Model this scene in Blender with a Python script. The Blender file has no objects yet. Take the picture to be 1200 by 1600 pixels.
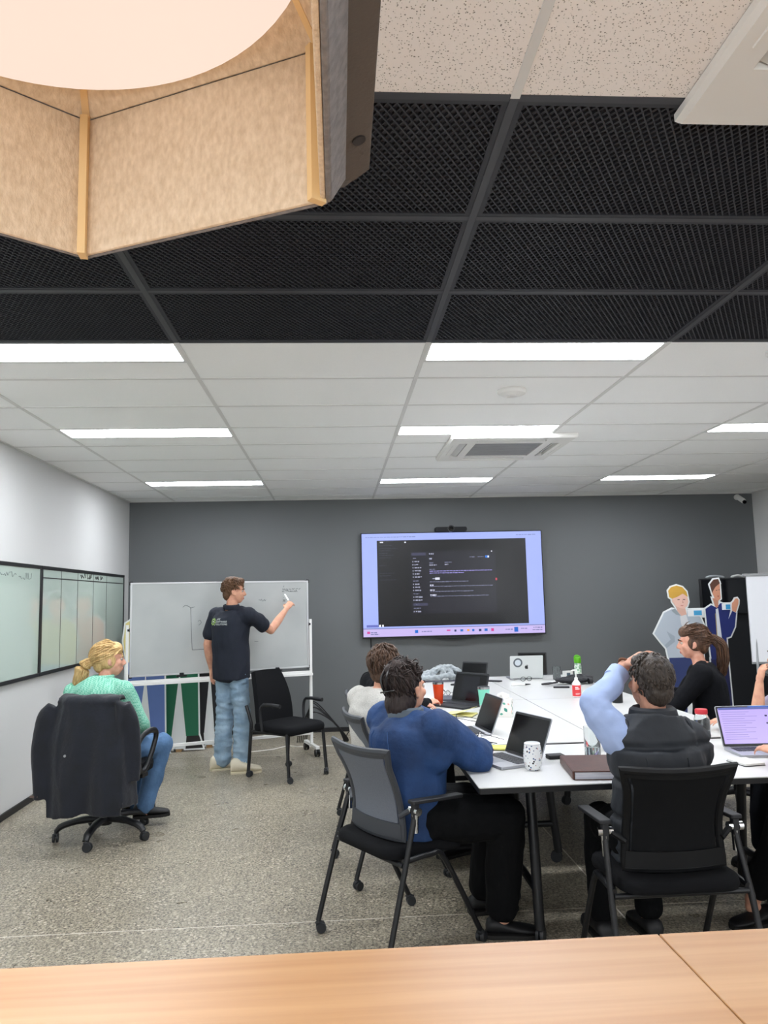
import bpy, bmesh, math, random
from mathutils import Vector, Matrix, Euler, noise as mnoise
import numpy as np
random.seed(7)
PI = math.pi
SC = bpy.context.scene
COL = SC.collection
V = Vector
# ------------------------------------------------------------------ camera
CAM_Z = 1.553
CEIL = 2.781
cam_d = bpy.data.cameras.new('camera'); cam = bpy.data.objects.new('camera', cam_d); COL.objects.link(cam)
_y, _p, _r = 0.06411927, 0.11369672, -0.02336988
_f = V((math.sin(_y)*math.cos(_p), math.cos(_y)*math.cos(_p), math.sin(_p)))
_rt = V((math.cos(_y), -math.sin(_y), 0)); _up = _rt.cross(_f)
_R = math.cos(_r)*_rt + math.sin(_r)*_up; _U = -math.sin(_r)*_rt + math.cos(_r)*_up
cam.matrix_world = Matrix(((_R.x, _U.x, -_f.x, 0), (_R.y, _U.y, -_f.y, 0), (_R.z, _U.z, -_f.z, CAM_Z), (0, 0, 0, 1)))
cam_d.sensor_fit = 'HORIZONTAL'; cam_d.sensor_width = 36; cam_d.lens = 36*1187.455/1200
cam_d.clip_start = .02; cam_d.clip_end = 60
SC.camera = cam
# ------------------------------------------------------------------ world, exposure
w = bpy.data.worlds.new('world'); SC.world = w; w.use_nodes = True
w.node_tree.nodes['Background'].inputs[0].default_value = (.90, .95, 1, 1)
w.node_tree.nodes['Background'].inputs[1].default_value = 1.5      # overcast daylight for the unseen windows added behind the camera
SC.view_settings.view_transform = 'Standard'; SC.view_settings.look = 'None'
SC.view_settings.gamma = 1; SC.view_settings.use_curve_mapping = False
SC.view_settings.exposure = 2.22
PANEL_E = 8.0       # ceiling panel emission
ADDED_WINDOWS = ((-2.2, .5), (3.9, 5.15))      # unseen openings added behind the camera to brighten the room
for _a, _b in ADDED_WINDOWS:                   # light portals guide the daylight sampling, they give off no light themselves
    _l = bpy.data.lights.new('window_portal', 'AREA'); _l.shape = 'RECTANGLE'; _l.size = _b-_a; _l.size_y = 2.2; _l.cycles.is_portal = True
    _o = bpy.data.objects.new('window_portal', _l); COL.objects.link(_o); _o.location = ((_a+_b)/2, -2.66, 1.4); _o.rotation_euler = (math.pi/2, 0, 0)
# ------------------------------------------------------------------ materials
def lin(c): return tuple((x/12.92 if x <= .04045 else ((x+.055)/1.055)**2.4) for x in c)
def H(h):
    h = h.lstrip('#'); return lin([int(h[i:i+2], 16)/255 for i in (0, 2, 4)]) + (1,)
_m = {}
def mat(name, col='#808080', rough=.5, metal=0, col2=None, scale=8, detail=3, stretch=(1, 1, 1), bump=0, bscale=None,
        bstretch=None, emit=0, alpha=1, trans=0, spec=.5, ior=1.45, sheen=0, coat=0, ramp=(.35, .65), kind='noise', bkind='noise'):
    """one procedural material: two tones mixed by a texture, bump by a texture"""
    if name in _m: return _m[name]
    m = bpy.data.materials.new(name); m.use_nodes = True; _m[name] = m
    N = m.node_tree.nodes; L = m.node_tree.links; B = N['Principled BSDF']
    c = H(col) if isinstance(col, str) else col
    B.inputs['Base Color'].default_value = c; B.inputs['Roughness'].default_value = rough
    B.inputs['Metallic'].default_value = metal; B.inputs['Specular IOR Level'].default_value = spec
    B.inputs['IOR'].default_value = ior; B.inputs['Transmission Weight'].default_value = trans
    B.inputs['Alpha'].default_value = alpha; B.inputs['Coat Weight'].default_value = coat
    if sheen: B.inputs['Sheen Weight'].default_value = sheen
    if emit:
        B.inputs['Base Color'].default_value = (c[0]*.1, c[1]*.1, c[2]*.1, 1); B.inputs['Emission Color'].default_value = c; B.inputs['Emission Strength'].default_value = emit
    tc = None
    def tex(k, sc, st, det):
        nonlocal tc
        if tc is None: tc = N.new('ShaderNodeTexCoord')
        mp = N.new('ShaderNodeMapping'); mp.inputs['Scale'].default_value = st
        L.new(tc.outputs['Object'], mp.inputs['Vector'])
        if k == 'voronoi':
            t = N.new('ShaderNodeTexVoronoi'); t.inputs['Scale'].default_value = sc; o = t.outputs['Distance']
        elif k == 'wave':
            t = N.new('ShaderNodeTexWave'); t.inputs['Scale'].default_value = sc; t.inputs['Distortion'].default_value = 4; o = t.outputs['Fac']
        elif k == 'check':
            t = N.new('ShaderNodeTexChecker'); t.inputs['Scale'].default_value = sc; o = t.outputs['Fac']
        else:
            t = N.new('ShaderNodeTexNoise'); t.inputs['Scale'].default_value = sc; t.inputs['Detail'].default_value = det; o = t.outputs['Fac']
        L.new(mp.outputs[0], t.inputs['Vector']); return o
    if col2:
        o = tex(kind, scale, stretch, detail); r = N.new('ShaderNodeValToRGB')
        r.color_ramp.elements[0].position, r.color_ramp.elements[1].position = ramp
        r.color_ramp.elements[0].color = c; r.color_ramp.elements[1].color = H(col2)
        L.new(o, r.inputs[0]); L.new(r.outputs[0], B.inputs['Base Color'])
    if bump:
        o = tex(bkind, bscale or scale, bstretch or stretch, 3); b = N.new('ShaderNodeBump')
        b.inputs['Strength'].default_value = min(1, bump); b.inputs['Distance'].default_value = .01 if bump <= 1 else .01*bump
        L.new(o, b.inputs['Height']); L.new(b.outputs[0], B.inputs['Normal'])
    return m
# ------------------------------------------------------------------ objects
def tag(o, label, cat, group=None, kind=None):
    if label: o['label'] = label
    if cat: o['category'] = cat
    if group: o['group'] = group
    if kind: o['kind'] = kind
    return o
def thing(name, label, cat, loc=(0, 0, 0), rz=0, group=None):
    o = bpy.data.objects.new(name, None); COL.objects.link(o); o.empty_display_size = .05
    o.location = loc; o.rotation_euler = (0, 0, rz); return tag(o, label, cat, group)
def link(name, me, m=None, parent=None, loc=None, rot=None):
    o = bpy.data.objects.new(name, me); COL.objects.link(o)
    if m is not None and not me.materials: me.materials.append(m)
    if parent is not None: o.parent = parent
    if loc is not None: o.location = loc
    if rot is not None: o.rotation_euler = rot
    return o
def copy_tree(o, parent=None):
    c = o.copy(); COL.objects.link(c); c.parent = parent
    for ch in list(o.children): copy_tree(ch, c)
    return c
def frame_of(d, ref=None):
    d = V(d).normalized(); a = V(ref) if ref is not None else (V((0, 0, 1)) if abs(d.z) < .9 else V((1, 0, 0)))
    x = a.cross(d); x = x.normalized() if x.length > 1e-6 else V((1, 0, 0)); return x, d.cross(x).normalized(), d
def catmull(P, n=6, closed=False):
    P = [V(p) for p in P]; out = []; k = len(P)
    if k < 3 and not closed: return [P[0].lerp(P[1], i/n) for i in range(n+1)]
    for i in range(k if closed else k-1):
        if closed: a, b, c, d = P[i-1], P[i], P[(i+1) % k], P[(i+2) % k]
        else: a, b, c, d = P[max(i-1, 0)], P[i], P[i+1], P[min(i+2, k-1)]
        for j in range(n):
            t = j/n; out.append(.5*((2*b)+(c-a)*t+(2*a-5*b+4*c-d)*t*t+(3*b-a-3*c+d)*t**3))
    if not closed: out.append(P[-1])
    return out
def interp(vals, n):
    """resample a list of scalars/tuples to n values, smoothly"""
    out = []
    for i in range(n):
        t = i/(n-1)*(len(vals)-1); k = min(int(t), len(vals)-2); f = t-k; f = f*f*(3-2*f)
        a, b = vals[k], vals[k+1]
        out.append(a+(b-a)*f if not isinstance(a, tuple) else tuple(x+(y-x)*f for x, y in zip(a, b)))
    return out
class MB:
    def __init__(s): s.v = []; s.f = []
    def add(s, v, f, M=None):
        o = len(s.v); s.v += [tuple(M @ V(p)) if M is not None else tuple(p) for p in v]; s.f += [tuple(i+o for i in q) for q in f]; return s
    def box(s, x0, x1, y0, y1, z0, z1, M=None):
        return s.add([(x, y, z) for z in (z0, z1) for y in (y0, y1) for x in (x0, x1)],
                     [(0, 2, 3, 1), (4, 5, 7, 6), (0, 1, 5, 4), (2, 6, 7, 3), (0, 4, 6, 2), (1, 3, 7, 5)], M)
    def cbox(s, c, sz, M=None):
        x, y, z = c; a, b, d = sz[0]/2, sz[1]/2, sz[2]/2; return s.box(x-a, x+a, y-b, y+b, z-d, z+d, M)
    def loft(s, rings, cap=True, closed=False, M=None):
        n = len(rings[0]); v = [p for r in rings for p in r]; f = []; k = len(rings)
        for i in range(k if closed else k-1):
            for j in range(n):
                a = i*n+j; b = i*n+(j+1) % n; i2 = (i+1) % k; f.append((a, b, i2*n+(j+1) % n, i2*n+j))
        if cap and not closed: f.append(tuple(range(n-1, -1, -1))); f.append(tuple((k-1)*n+j for j in range(n)))
        return s.add(v, f, M)
    def tube(s, pts, r, n=8, closed=False, flat=1.0, ref=None, M=None, cap=True):
        P = [V(p) for p in pts]; k = len(P); R = r if isinstance(r, (list, tuple)) else [r]*k; rings = []; x = None
        for i in range(k):
            d = (P[(i+1) % k]-P[i-1]) if closed else (P[min(i+1, k-1)]-P[max(i-1, 0)])
            if d.length < 1e-9: d = V((0, 0, 1))
            d.normalize()
            if ref is not None or x is None: x, y, _ = frame_of(d, ref)
            else:
                x = (x-d*x.dot(d)); x = x.normalized() if x.length > 1e-6 else frame_of(d)[0]; y = d.cross(x)
            rings.append([P[i]+(x*math.cos(2*PI*j/n)+y*math.sin(2*PI*j/n)*flat)*R[i] for j in range(n)])
        return s.loft(rings, cap, closed, M)
    def cyl(s, a, b, r, r2=None, n=14, M=None): return s.tube([a, b], [r, r if r2 is None else r2], n, M=M)
    def rod(s, a, b, r, r2=None, n=10, caps=3, M=None):
        """capsule with round ends"""
        a, b = V(a), V(b); r2 = r if r2 is None else r2; d = b-a; d = d.normalized() if d.length > 1e-9 else V((0, 0, 1)); pts = []; R = []
        for i in range(caps):
            t = PI/2*(1-i/caps); pts.append(a-d*r*math.sin(t)); R.append(max(r*math.cos(t), r*.05))
        pts += [a, b]; R += [r, r2]
        for i in range(1, caps+1):
            t = PI/2*i/caps; pts.append(b+d*r2*math.sin(t)); R.append(max(r2*math.cos(t), r2*.05))
        return s.tube(pts, R, n, M=M)
    def ell(s, c, r, n=16, M=None, R=None):
        c = V(c); r = r if isinstance(r, (tuple, list)) else (r, r, r); k = n//2; v = []; f = []
        for i in range(1, k):
            t = PI*i/k
            for j in range(n): v.append((math.sin(t)*math.cos(2*PI*j/n)*r[0], math.sin(t)*math.sin(2*PI*j/n)*r[1], math.cos(t)*r[2]))
        v += [(0, 0, r[2]), (0, 0, -r[2])]
        for i in range(k-2):
            for j in range(n): a = i*n+j; b = i*n+(j+1) % n; f.append((a, a+n, b+n, b))
        T = (k-1)*n
        for j in range(n): f.append((T, j, (j+1) % n)); f.append((T+1, (k-2)*n+(j+1) % n, (k-2)*n+j))
        Q = Matrix.Translation(c) @ (R.to_4x4() if R is not None else Matrix()); return s.add(v, f, (M @ Q) if M is not None else Q)
    def lathe(s, prof, n=24, c=(0, 0, 0), M=None, cap=True):
        return s.loft([[V(c)+V((r*math.cos(2*PI*j/n), r*math.sin(2*PI*j/n), z)) for j in range(n)] for r, z in prof], cap, M=M)
    def prism(s, poly, z0, z1, M=None):
        n = len(poly); a = sum(poly[i][0]*poly[(i+1) % n][1]-poly[(i+1) % n][0]*poly[i][1] for i in range(n))
        if a < 0: poly = poly[::-1]
        return s.add([(x, y, z0) for x, y in poly]+[(x, y, z1) for x, y in poly],
                     [tuple(range(n-1, -1, -1)), tuple(range(n, 2*n))]+[(i, (i+1) % n, n+(i+1) % n, n+i) for i in range(n)], M)
    def mesh(s, name='m'):
        me = bpy.data.meshes.new(name); me.from_pydata(s.v, [], s.f); me.update(); return me
    def build(s, name, m, parent=None, loc=None, rot=None, bevel=0, smooth=35, seg=2):
        me = s.mesh(name); o = link(name, me, m, parent, loc, rot)
        if smooth:
            me.shade_smooth()
            try: me.set_sharp_from_angle(angle=math.radians(smooth))
            except Exception: pass
        if bevel:
            b = o.modifiers.new('bevel', 'BEVEL'); b.width = bevel; b.segments = seg; b.limit_method = 'ANGLE'; b.angle_limit = math.radians(40); b.harden_normals = False
        return o
def rrect(x0, x1, y0, y1, r, n=4):
    out = []
    for cx, cy, a in ((x1-r, y1-r, 0), (x0+r, y1-r, 90), (x0+r, y0+r, 180), (x1-r, y0+r, 270)):
        for i in range(n+1):
            t = math.radians(a+90*i/n); out.append((cx+r*math.cos(t), cy+r*math.sin(t)))
    return out
def grid_surface(fn, nu, nv, thick=.004):
    """closed thin shell over fn(u,v)->Vector, u,v in 0..1"""
    P = [[V(fn(i/nu, j/nv)) for j in range(nv+1)] for i in range(nu+1)]; m = MB(); v = []; f = []; K = (nu+1)*(nv+1)
    Nn = [[None]*(nv+1) for _ in range(nu+1)]
    for i in range(nu+1):
        for j in range(nv+1):
            a = P[min(i+1, nu)][j]-P[max(i-1, 0)][j]; b = P[i][min(j+1, nv)]-P[i][max(j-1, 0)]; q = a.cross(b); Nn[i][j] = q.normalized() if q.length > 1e-9 else V((0, 0, 1))
    for s in (1, -1):
        for i in range(nu+1):
            for j in range(nv+1): v.append(P[i][j]+Nn[i][j]*thick*.5*s)
    ix = lambda i, j, s: s*K+i*(nv+1)+j
    for i in range(nu):
        for j in range(nv):
            f.append((ix(i, j, 0), ix(i+1, j, 0), ix(i+1, j+1, 0), ix(i, j+1, 0))); f.append((ix(i, j, 1), ix(i, j+1, 1), ix(i+1, j+1, 1), ix(i+1, j, 1)))
    for i in range(nu):
        for j in (0, nv):
            q = (ix(i, j, 0), ix(i, j, 1), ix(i+1, j, 1), ix(i+1, j, 0)); f.append(q if j == 0 else q[::-1])
    for j in range(nv):
        for i in (0, nu):
            q = (ix(i, j, 0), ix(i, j+1, 0), ix(i, j+1, 1), ix(i, j, 1)); f.append(q if i == 0 else q[::-1])
    return m.add(v, f)
def solid(name, mb, m, parent=None, voxel=.007, smooth=3, disp=None, fac=.5):
    """union of closed pieces into one continuous skin"""
    me = mb.mesh('tmp'); o = bpy.data.objects.new('tmp', me); COL.objects.link(o)
    r = o.modifiers.new('r', 'REMESH'); r.mode = 'VOXEL'; r.voxel_size = voxel; r.use_smooth_shade = True
    if smooth:
        s = o.modifiers.new('s', 'SMOOTH'); s.iterations = smooth; s.factor = fac
    dg = bpy.context.evaluated_depsgraph_get(); dg.update()
    me2 = bpy.data.meshes.new_from_object(o.evaluated_get(dg)); bpy.data.objects.remove(o); bpy.data.meshes.remove(me)
    me2.name = name; me2.materials.clear()
    if disp:
        n = len(me2.vertices); co = np.empty(n*3, 'f'); me2.vertices.foreach_get('co', co); co = co.reshape(-1, 3)
        nr = np.empty(n*3, 'f'); me2.vertices.foreach_get('normal', nr); nr = nr.reshape(-1, 3)
        co = co+nr*np.asarray(disp(co, nr)).reshape(-1, 1); me2.vertices.foreach_set('co', co.astype('f').ravel()); me2.update()
    me2.shade_smooth()
    return link(name, me2, m, parent)
def text_mb(s, size, M, thick=.0008, align='LEFT', bold=0, shear=0):
    c = bpy.data.curves.new('txt', 'FONT'); c.body = s; c.size = size; c.extrude = thick; c.align_x = align; c.resolution_u = 2; c.offset = bold; c.shear = shear
    o = bpy.data.objects.new('txt', c); COL.objects.link(o); dg = bpy.context.evaluated_depsgraph_get(); dg.update()
    me = bpy.data.meshes.new_from_object(o.evaluated_get(dg)); m = MB()
    m.add([tuple(v.co) for v in me.vertices], [tuple(p.vertices) for p in me.polygons], M)
    bpy.data.objects.remove(o); bpy.data.curves.remove(c); bpy.data.meshes.remove(me); return m
def basis(o, x, y, z):
    return Matrix(((x[0], y[0], z[0], o[0]), (x[1], y[1], z[1], o[1]), (x[2], y[2], z[2], o[2]), (0, 0, 0, 1)))
# ================================================================== the room
WL, WR, WB, WF = -2.48, 5.29, 9.28, -2.6
m_wall_w = mat('painted_wall_white', '#cdcdcc', .6, bump=.06, bscale=120)
m_wall_g = mat('painted_wall_grey', '#626566', .55, bump=.06, bscale=120)
m_black = mat('black_trim', '#17171a', .45)
def struct(o): o['kind'] = 'structure'; return o
struct(MB().box(WL-.12, WL, WF-.12, WB+.12, 0, CEIL+.1).build('wall_left', m_wall_w, smooth=0))
struct(MB().box(WL, WR, WB, WB+.12, 0, CEIL+.1).build('wall_back', m_wall_g, smooth=0))
_xs = [WL, ADDED_WINDOWS[0][0], ADDED_WINDOWS[0][1], ADDED_WINDOWS[1][0], ADDED_WINDOWS[1][1], WR]
_wf = MB().box(WL, WR, WF-.12, WF, 0, .3).box(WL, WR, WF-.12, WF, 2.5, CEIL+.1)
for _k in (0, 2, 4): _wf.box(_xs[_k], _xs[_k+1], WF-.12, WF, .3, 2.5)
struct(_wf.build('wall_front', m_wall_w, smooth=0))
for _n, (_a, _b) in enumerate(ADDED_WINDOWS):  # unseen windows, added to bring daylight onto the near ceiling and bench
    _w = thing('window_%d' % (_n+2), None, None, (_a, WF-.1, .3)); struct(_w); _f = MB(); _c = 3 if _b-_a > 2 else 1; _s = (_b-_a)/_c
    for _i in range(_c+1): _f.box(max(0, _i*_s-.02), min(_b-_a, _i*_s+.02), 0, .06, 0, 2.2)
    _f.box(.0, _b-_a, 0, .06, 0, .04).box(0, _b-_a, 0, .06, 2.16, 2.2); _f.build('window_frame', mat('black_trim', '#17171a', .45), _w)
    for _i in range(_c): MB().box(_i*_s+.02, _i*_s+_s-.02, .025, .032, .04, 2.16).build('pane', mat('window_glass_clear', '#eef4f6', .03, alpha=.1), _w)
# right wall with a black framed glazed opening
wr = struct(MB().box(WR, WR+.12, 8.92, WB+.12, 0, CEIL+.1).box(WR, WR+.12, WF-.12, 6.4, 0, CEIL+.1).box(WR, WR+.12, 6.4, 8.92, 2.66, CEIL+.1).build('wall_right', m_wall_w, smooth=0))
wn = thing('window_1', None, None, (WR, 6.4, 0)); struct(wn)
fr = MB()
for y in (0, .82, 1.64, 2.46): fr.box(.0, .06, y, y+.06, 0, 2.66)
fr.box(0, .06, 0, 2.52, 2.6, 2.66).box(0, .06, 0, 2.52, 0, .08).box(0, .06, 0, 2.52, 1.0, 1.05)
fr.build('window_frame', m_black, wn, bevel=.004)
m_dglass = mat('dark_window_glass', '#0d0f12', .06)
for k in range(3):
    for z0, z1 in ((.08, 1.0), (1.05, 2.6)):
        MB().box(.025, .033, k*.82+.06, k*.82+.82, z0, z1).build('pane', m_dglass, wn)
# baseboards
for nm, b in (('baseboard_left', (WL, WL+.014, WF, WB, 0, .052)), ('baseboard_back', (WL+.014, WR-.014, WB-.014, WB, 0, .052)),
              ('baseboard_right', (WR-.014, WR, 8.92, WB, 0, .052)), ('baseboard_front', (WL+.014, WR-.014, WF, WF+.014, 0, .052))):
    struct(MB().box(*b).build(nm, m_black, bevel=.003))
# floor: polished concrete slabs parted by saw-cut joints
def concrete():
    m = bpy.data.materials.new('polished_concrete'); m.use_nodes = True
    N = m.node_tree.nodes; L = m.node_tree.links; B = N['Principled BSDF']
    tc = N.new('ShaderNodeTexCoord')
    def noise(s, d): t = N.new('ShaderNodeTexNoise'); t.inputs['Scale'].default_value = s; t.inputs['Detail'].default_value = d; L.new(tc.outputs['Object'], t.inputs['Vector']); return t.outputs['Fac']
    def vor(s, r=1): t = N.new('ShaderNodeTexVoronoi'); t.voronoi_dimensions = '2D'; t.inputs['Scale'].default_value = s; t.inputs['Randomness'].default_value = r; L.new(tc.outputs['Object'], t.inputs['Vector']); return t
    def ramp(f, a, b, ca, cb):
        r = N.new('ShaderNodeValToRGB'); r.color_ramp.elements[0].position = a; r.color_ramp.elements[1].position = b
        r.color_ramp.elements[0].color = ca; r.color_ramp.elements[1].color = cb; L.new(f, r.inputs[0]); return r.outputs[0]
    def mix(f, a, b, t='MIX'):
        x = N.new('ShaderNodeMix'); x.data_type = 'RGBA'; x.blend_type = t
        if hasattr(f, 'links'): L.new(f, x.inputs[0])
        else: x.inputs[0].default_value = f
        for s, q in ((6, a), (7, b)):
            if hasattr(q, 'links'): L.new(q, x.inputs[s])
            else: x.inputs[s].default_value = q
        return x.outputs[2]
    W = (1, 1, 1, 1); K = (0, 0, 0, 1)
    base = ramp(noise(1.1, 5), .3, .7, H('#7d7461'), H('#948a73'))
    fine = ramp(noise(75, 5), .36, .64, H('#67625a'), H('#d6cdba'))
    c = mix(.42, base, fine)
    # dark and pale aggregate chips, picked cell by cell
    for sc, lo, hi, r0, r1, colr, amt in ((52, .64, .66, .26, .40, H('#46433e'), .7), (44, .74, .76, .24, .42, H('#d3cab8'), .65), (84, .58, .60, .24, .42, H('#3f3c37'), .75), (66, .70, .72, .24, .42, H('#c9c0ae'), .5), (130, .6, .62, .2, .4, H('#37352f'), .7)):
        vv = vor(sc); cell = ramp(vv.outputs['Color'], lo, hi, K, W); near = ramp(vv.outputs['Distance'], r0, r1, W, K)
        f = mix(1.0, cell, near, 'MULTIPLY'); sq = N.new('ShaderNodeMath'); sq.operation = 'MULTIPLY'; sq.inputs[1].default_value = amt; L.new(f, sq.inputs[0])
        c = mix(sq.outputs[0], c, colr)
    L.new(c, B.inputs['Base Color'])
    rr = ramp(noise(3, 4), .3, .7, (.26, .26, .26, 1), (.42, .42, .42, 1)); L.new(rr, B.inputs['Roughness'])
    b = N.new('ShaderNodeBump'); b.inputs['Strength'].default_value = .12; b.inputs['Distance'].default_value = .002; L.new(noise(60, 3), b.inputs['Height']); L.new(b.outputs[0], B.inputs['Normal'])
    B.inputs['Specular IOR Level'].default_value = .45
    return m
m_conc = concrete()
fl = struct(MB().box(WL-.1, WR+.1, WF-.1, WB+.1, -.12, -.0015).build('floor', mat('joint_sealant', '#d8d2c6', .7), smooth=0))
g = .005
for x0, x1 in ((WL-.1, 1.36-g), (1.36+g, WR+.1)):
    for y0, y1 in ((WF-.1, -.3-g), (-.3+g, 3.92-g), (3.92+g, 8.0-g), (8.0+g, WB+.1)):
        MB().box(x0, x1, y0, y1, -.0015, 0).build('concrete_slab', m_conc, fl, smooth=0)
# ------------------------------------------------------------------ suspended ceiling
GX, GY = .4614, 3.535
cl = struct(MB().box(WL, WR, WF, WB, CEIL+.05, CEIL+.1).build('ceiling', mat('ceiling_void_dark', '#0b0b0d', .9), smooth=0))
m_tile = mat('ceiling_tile_white', '#f6f7f6', .75, col2='#fafbfa', scale=300, bump=.04, bscale=200)
def speckled():
    m = mat('ceiling_tile_pinhole', '#d5cdc3', .8)
    N = m.node_tree.nodes; L = m.node_tree.links; B = N['Principled BSDF']; tc = N.new('ShaderNodeTexCoord')
    def layer(sc, lo, r0, r1):
        v = N.new('ShaderNodeTexVoronoi'); v.inputs['Scale'].default_value = sc; L.new(tc.outputs['Object'], v.inputs['Vector'])
        a = N.new('ShaderNodeValToRGB'); a.color_ramp.elements[0].position = r0; a.color_ramp.elements[1].position = r1; a.color_ramp.elements[0].color = (1, 1, 1, 1); a.color_ramp.elements[1].color = (0, 0, 0, 1); L.new(v.outputs['Distance'], a.inputs[0])
        c = N.new('ShaderNodeValToRGB'); c.color_ramp.elements[0].position = lo; c.color_ramp.elements[1].position = lo+.02; L.new(v.outputs['Color'], c.inputs[0])
        q = N.new('ShaderNodeMath'); q.operation = 'MULTIPLY'; L.new(a.outputs[0], q.inputs[0]); L.new(c.outputs[0], q.inputs[1]); return q.outputs[0]
    s = N.new('ShaderNodeMath'); s.operation = 'MAXIMUM'; L.new(layer(105, .4, .12, .24), s.inputs[0]); L.new(layer(165, .42, .14, .27), s.inputs[1])
    x = N.new('ShaderNodeMix'); x.data_type = 'RGBA'; x.inputs[6].default_value = H('#f5f0ec'); x.inputs[7].default_value = H('#7d756c'); L.new(s.outputs[0], x.inputs[0]); L.new(x.outputs[2], B.inputs['Base Color'])
    b = N.new('ShaderNodeBump'); b.inputs['Strength'].default_value = .6; b.inputs['Distance'].default_value = -.003; L.new(s.outputs[0], b.inputs['Height']); L.new(b.outputs[0], B.inputs['Normal'])
    return m
m_speck = speckled()
m_mesh = mat('black_mesh_metal', '#2a2b31', .55)
m_meshback = mat('black_mesh_backing', '#5c5e6a', .7)
m_railw = mat('grid_rail_white', '#dadad8', .5); m_railb = mat('grid_rail_charcoal', '#3b3c40', .45)
LIGHTS = [(c, r) for r in (0, 3, 7) for c in (-2, 0, 2)] + [(-2, -5), (0, -8), (2, -5), (-2, -8), (2, -8)]  # negative rows: unseen panels added behind the camera for more light
def white_mesh(w, d): return MB().box(.012, w-.012, .012, d-.012, .002, .02).mesh('ceiling_tile')
_tm = {}
def mesh_tile():
    m = MB(); W, D = 1.176, .576; s = .0115; x0 = .012; y0 = .012; t = .0026; ratio = .62
    for sgn, z in ((1, .003), (-1, .006)):
        dx = ratio*D; n = int((W+dx)/(2*s))
        for k in range(n+1):
            a = -dx+k*2*s; ya, yb = 0, D; xa, xb = a, a+dx
            if xa < 0: ya = -xa/ratio; xa = 0
            if xb > W: yb = D-(xb-W)/ratio; xb = W
            if yb-ya < .02: continue
            if sgn < 0: xa, xb = W-xa, W-xb
            m.add([(x0+xa-t, y0+ya, z), (x0+xa+t, y0+ya, z), (x0+xb+t, y0+yb, z), (x0+xb-t, y0+yb, z), (x0+xa-t, y0+ya, z+.008), (x0+xa+t, y0+ya, z+.008), (x0+xb+t, y0+yb, z+.008), (x0+xb-t, y0+yb, z+.008)],
                  [(0, 3, 2, 1), (0, 1, 5, 4), (1, 2, 6, 5), (2, 3, 7, 6), (3, 0, 4, 7)])
    for b in ((0, W, 0, .016), (0, W, D-.016, D), (0, .016, 0, D), (W-.016, W, 0, D)): m.box(x0+b[0], x0+b[1], y0+b[2], y0+b[3], .001, .016)
    return m.mesh('mesh_ceiling_tile')
me_black = mesh_tile(); me_back = MB().box(.01, 1.19, .01, .59, .024, .03).mesh('mesh_backing')
rows = range(-10, 10)
for r in rows:
    y = GY+.6*r
    if y+.6 < WF or y > WB: continue
    for c in range(-3, 5):
        x = GX+1.2*c; xa, xb = max(x, WL), min(x+1.2, WR); ya, yb = max(y, WF), min(y+.6, WB)
        if xb-xa < .05 or yb-ya < .03: continue
        if -3 <= r < 0:
            o = link('mesh_ceiling_tile', me_black, m_mesh, cl, (xa, ya, CEIL)); o.scale.x = (xb-xa)/1.2
            o = link('mesh_backing', me_back, m_meshback, cl, (xa, ya, CEIL)); o.scale.x = (xb-xa)/1.2
            continue
        ts = [(ya, yb)]
        if (c, r) in LIGHTS: ts = [(ya+.3, yb)]
        for a, b in ts:
            key = (round(xb-xa, 3), round(b-a, 3))
            nm = 'pinhole' if r < -3 else 'plain'
            if (key, nm) not in _tm:
                _tm[(key, nm)] = white_mesh(*key); _tm[(key, nm)].materials.append(m_speck if r < -3 else m_tile)
            link('ceiling_tile', _tm[(key, nm)], None, cl, (xa, a, CEIL))
for c in range(-2, 5):       # main rails run down the room
    x = GX+1.2*c
    for y0, y1, m_ in ((WF, GY-1.8, m_railw), (GY-1.8, GY, m_railb), (GY, WB, m_railw)):
        MB().box(x-.012, x+.012, y0, y1, CEIL-.002, CEIL+.03).build('grid_rail', m_, cl, bevel=.001)
for r in range(-10, 10):
    y = GY+.6*r
    if not (WF < y < WB): continue
    m_ = m_railb if -3 <= r <= 0 else m_railw
    hw = .012 if r not in (0,) else .010
    for c in range(-3, 5):
        xa, xb = max(GX+1.2*c+.012, WL), min(GX+1.2*c+1.188, WR)
        if xb-xa < .05: continue
        MB().box(xa, xb, y-hw, y+hw, CEIL-.0005, CEIL+.03).build('cross_rail', m_, cl)
for (c, r) in LIGHTS:
    xa = GX+1.2*c+.012; y = GY+.6*r+.3
    MB().box(xa, xa+1.176, y-.012, y+.012, CEIL-.0005, CEIL+.03).build('cross_rail', m_railw, cl)
for nm, b in (('trim_1', (WL, WL+.02, WF, WB)), ('trim_2', (WL+.02, WR-.02, WB-.02, WB)), ('trim_3', (WR-.02, WR, WF, WB))):
    struct(MB().box(*b, CEIL-.004, CEIL+.02).build(nm, m_railw))
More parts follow.
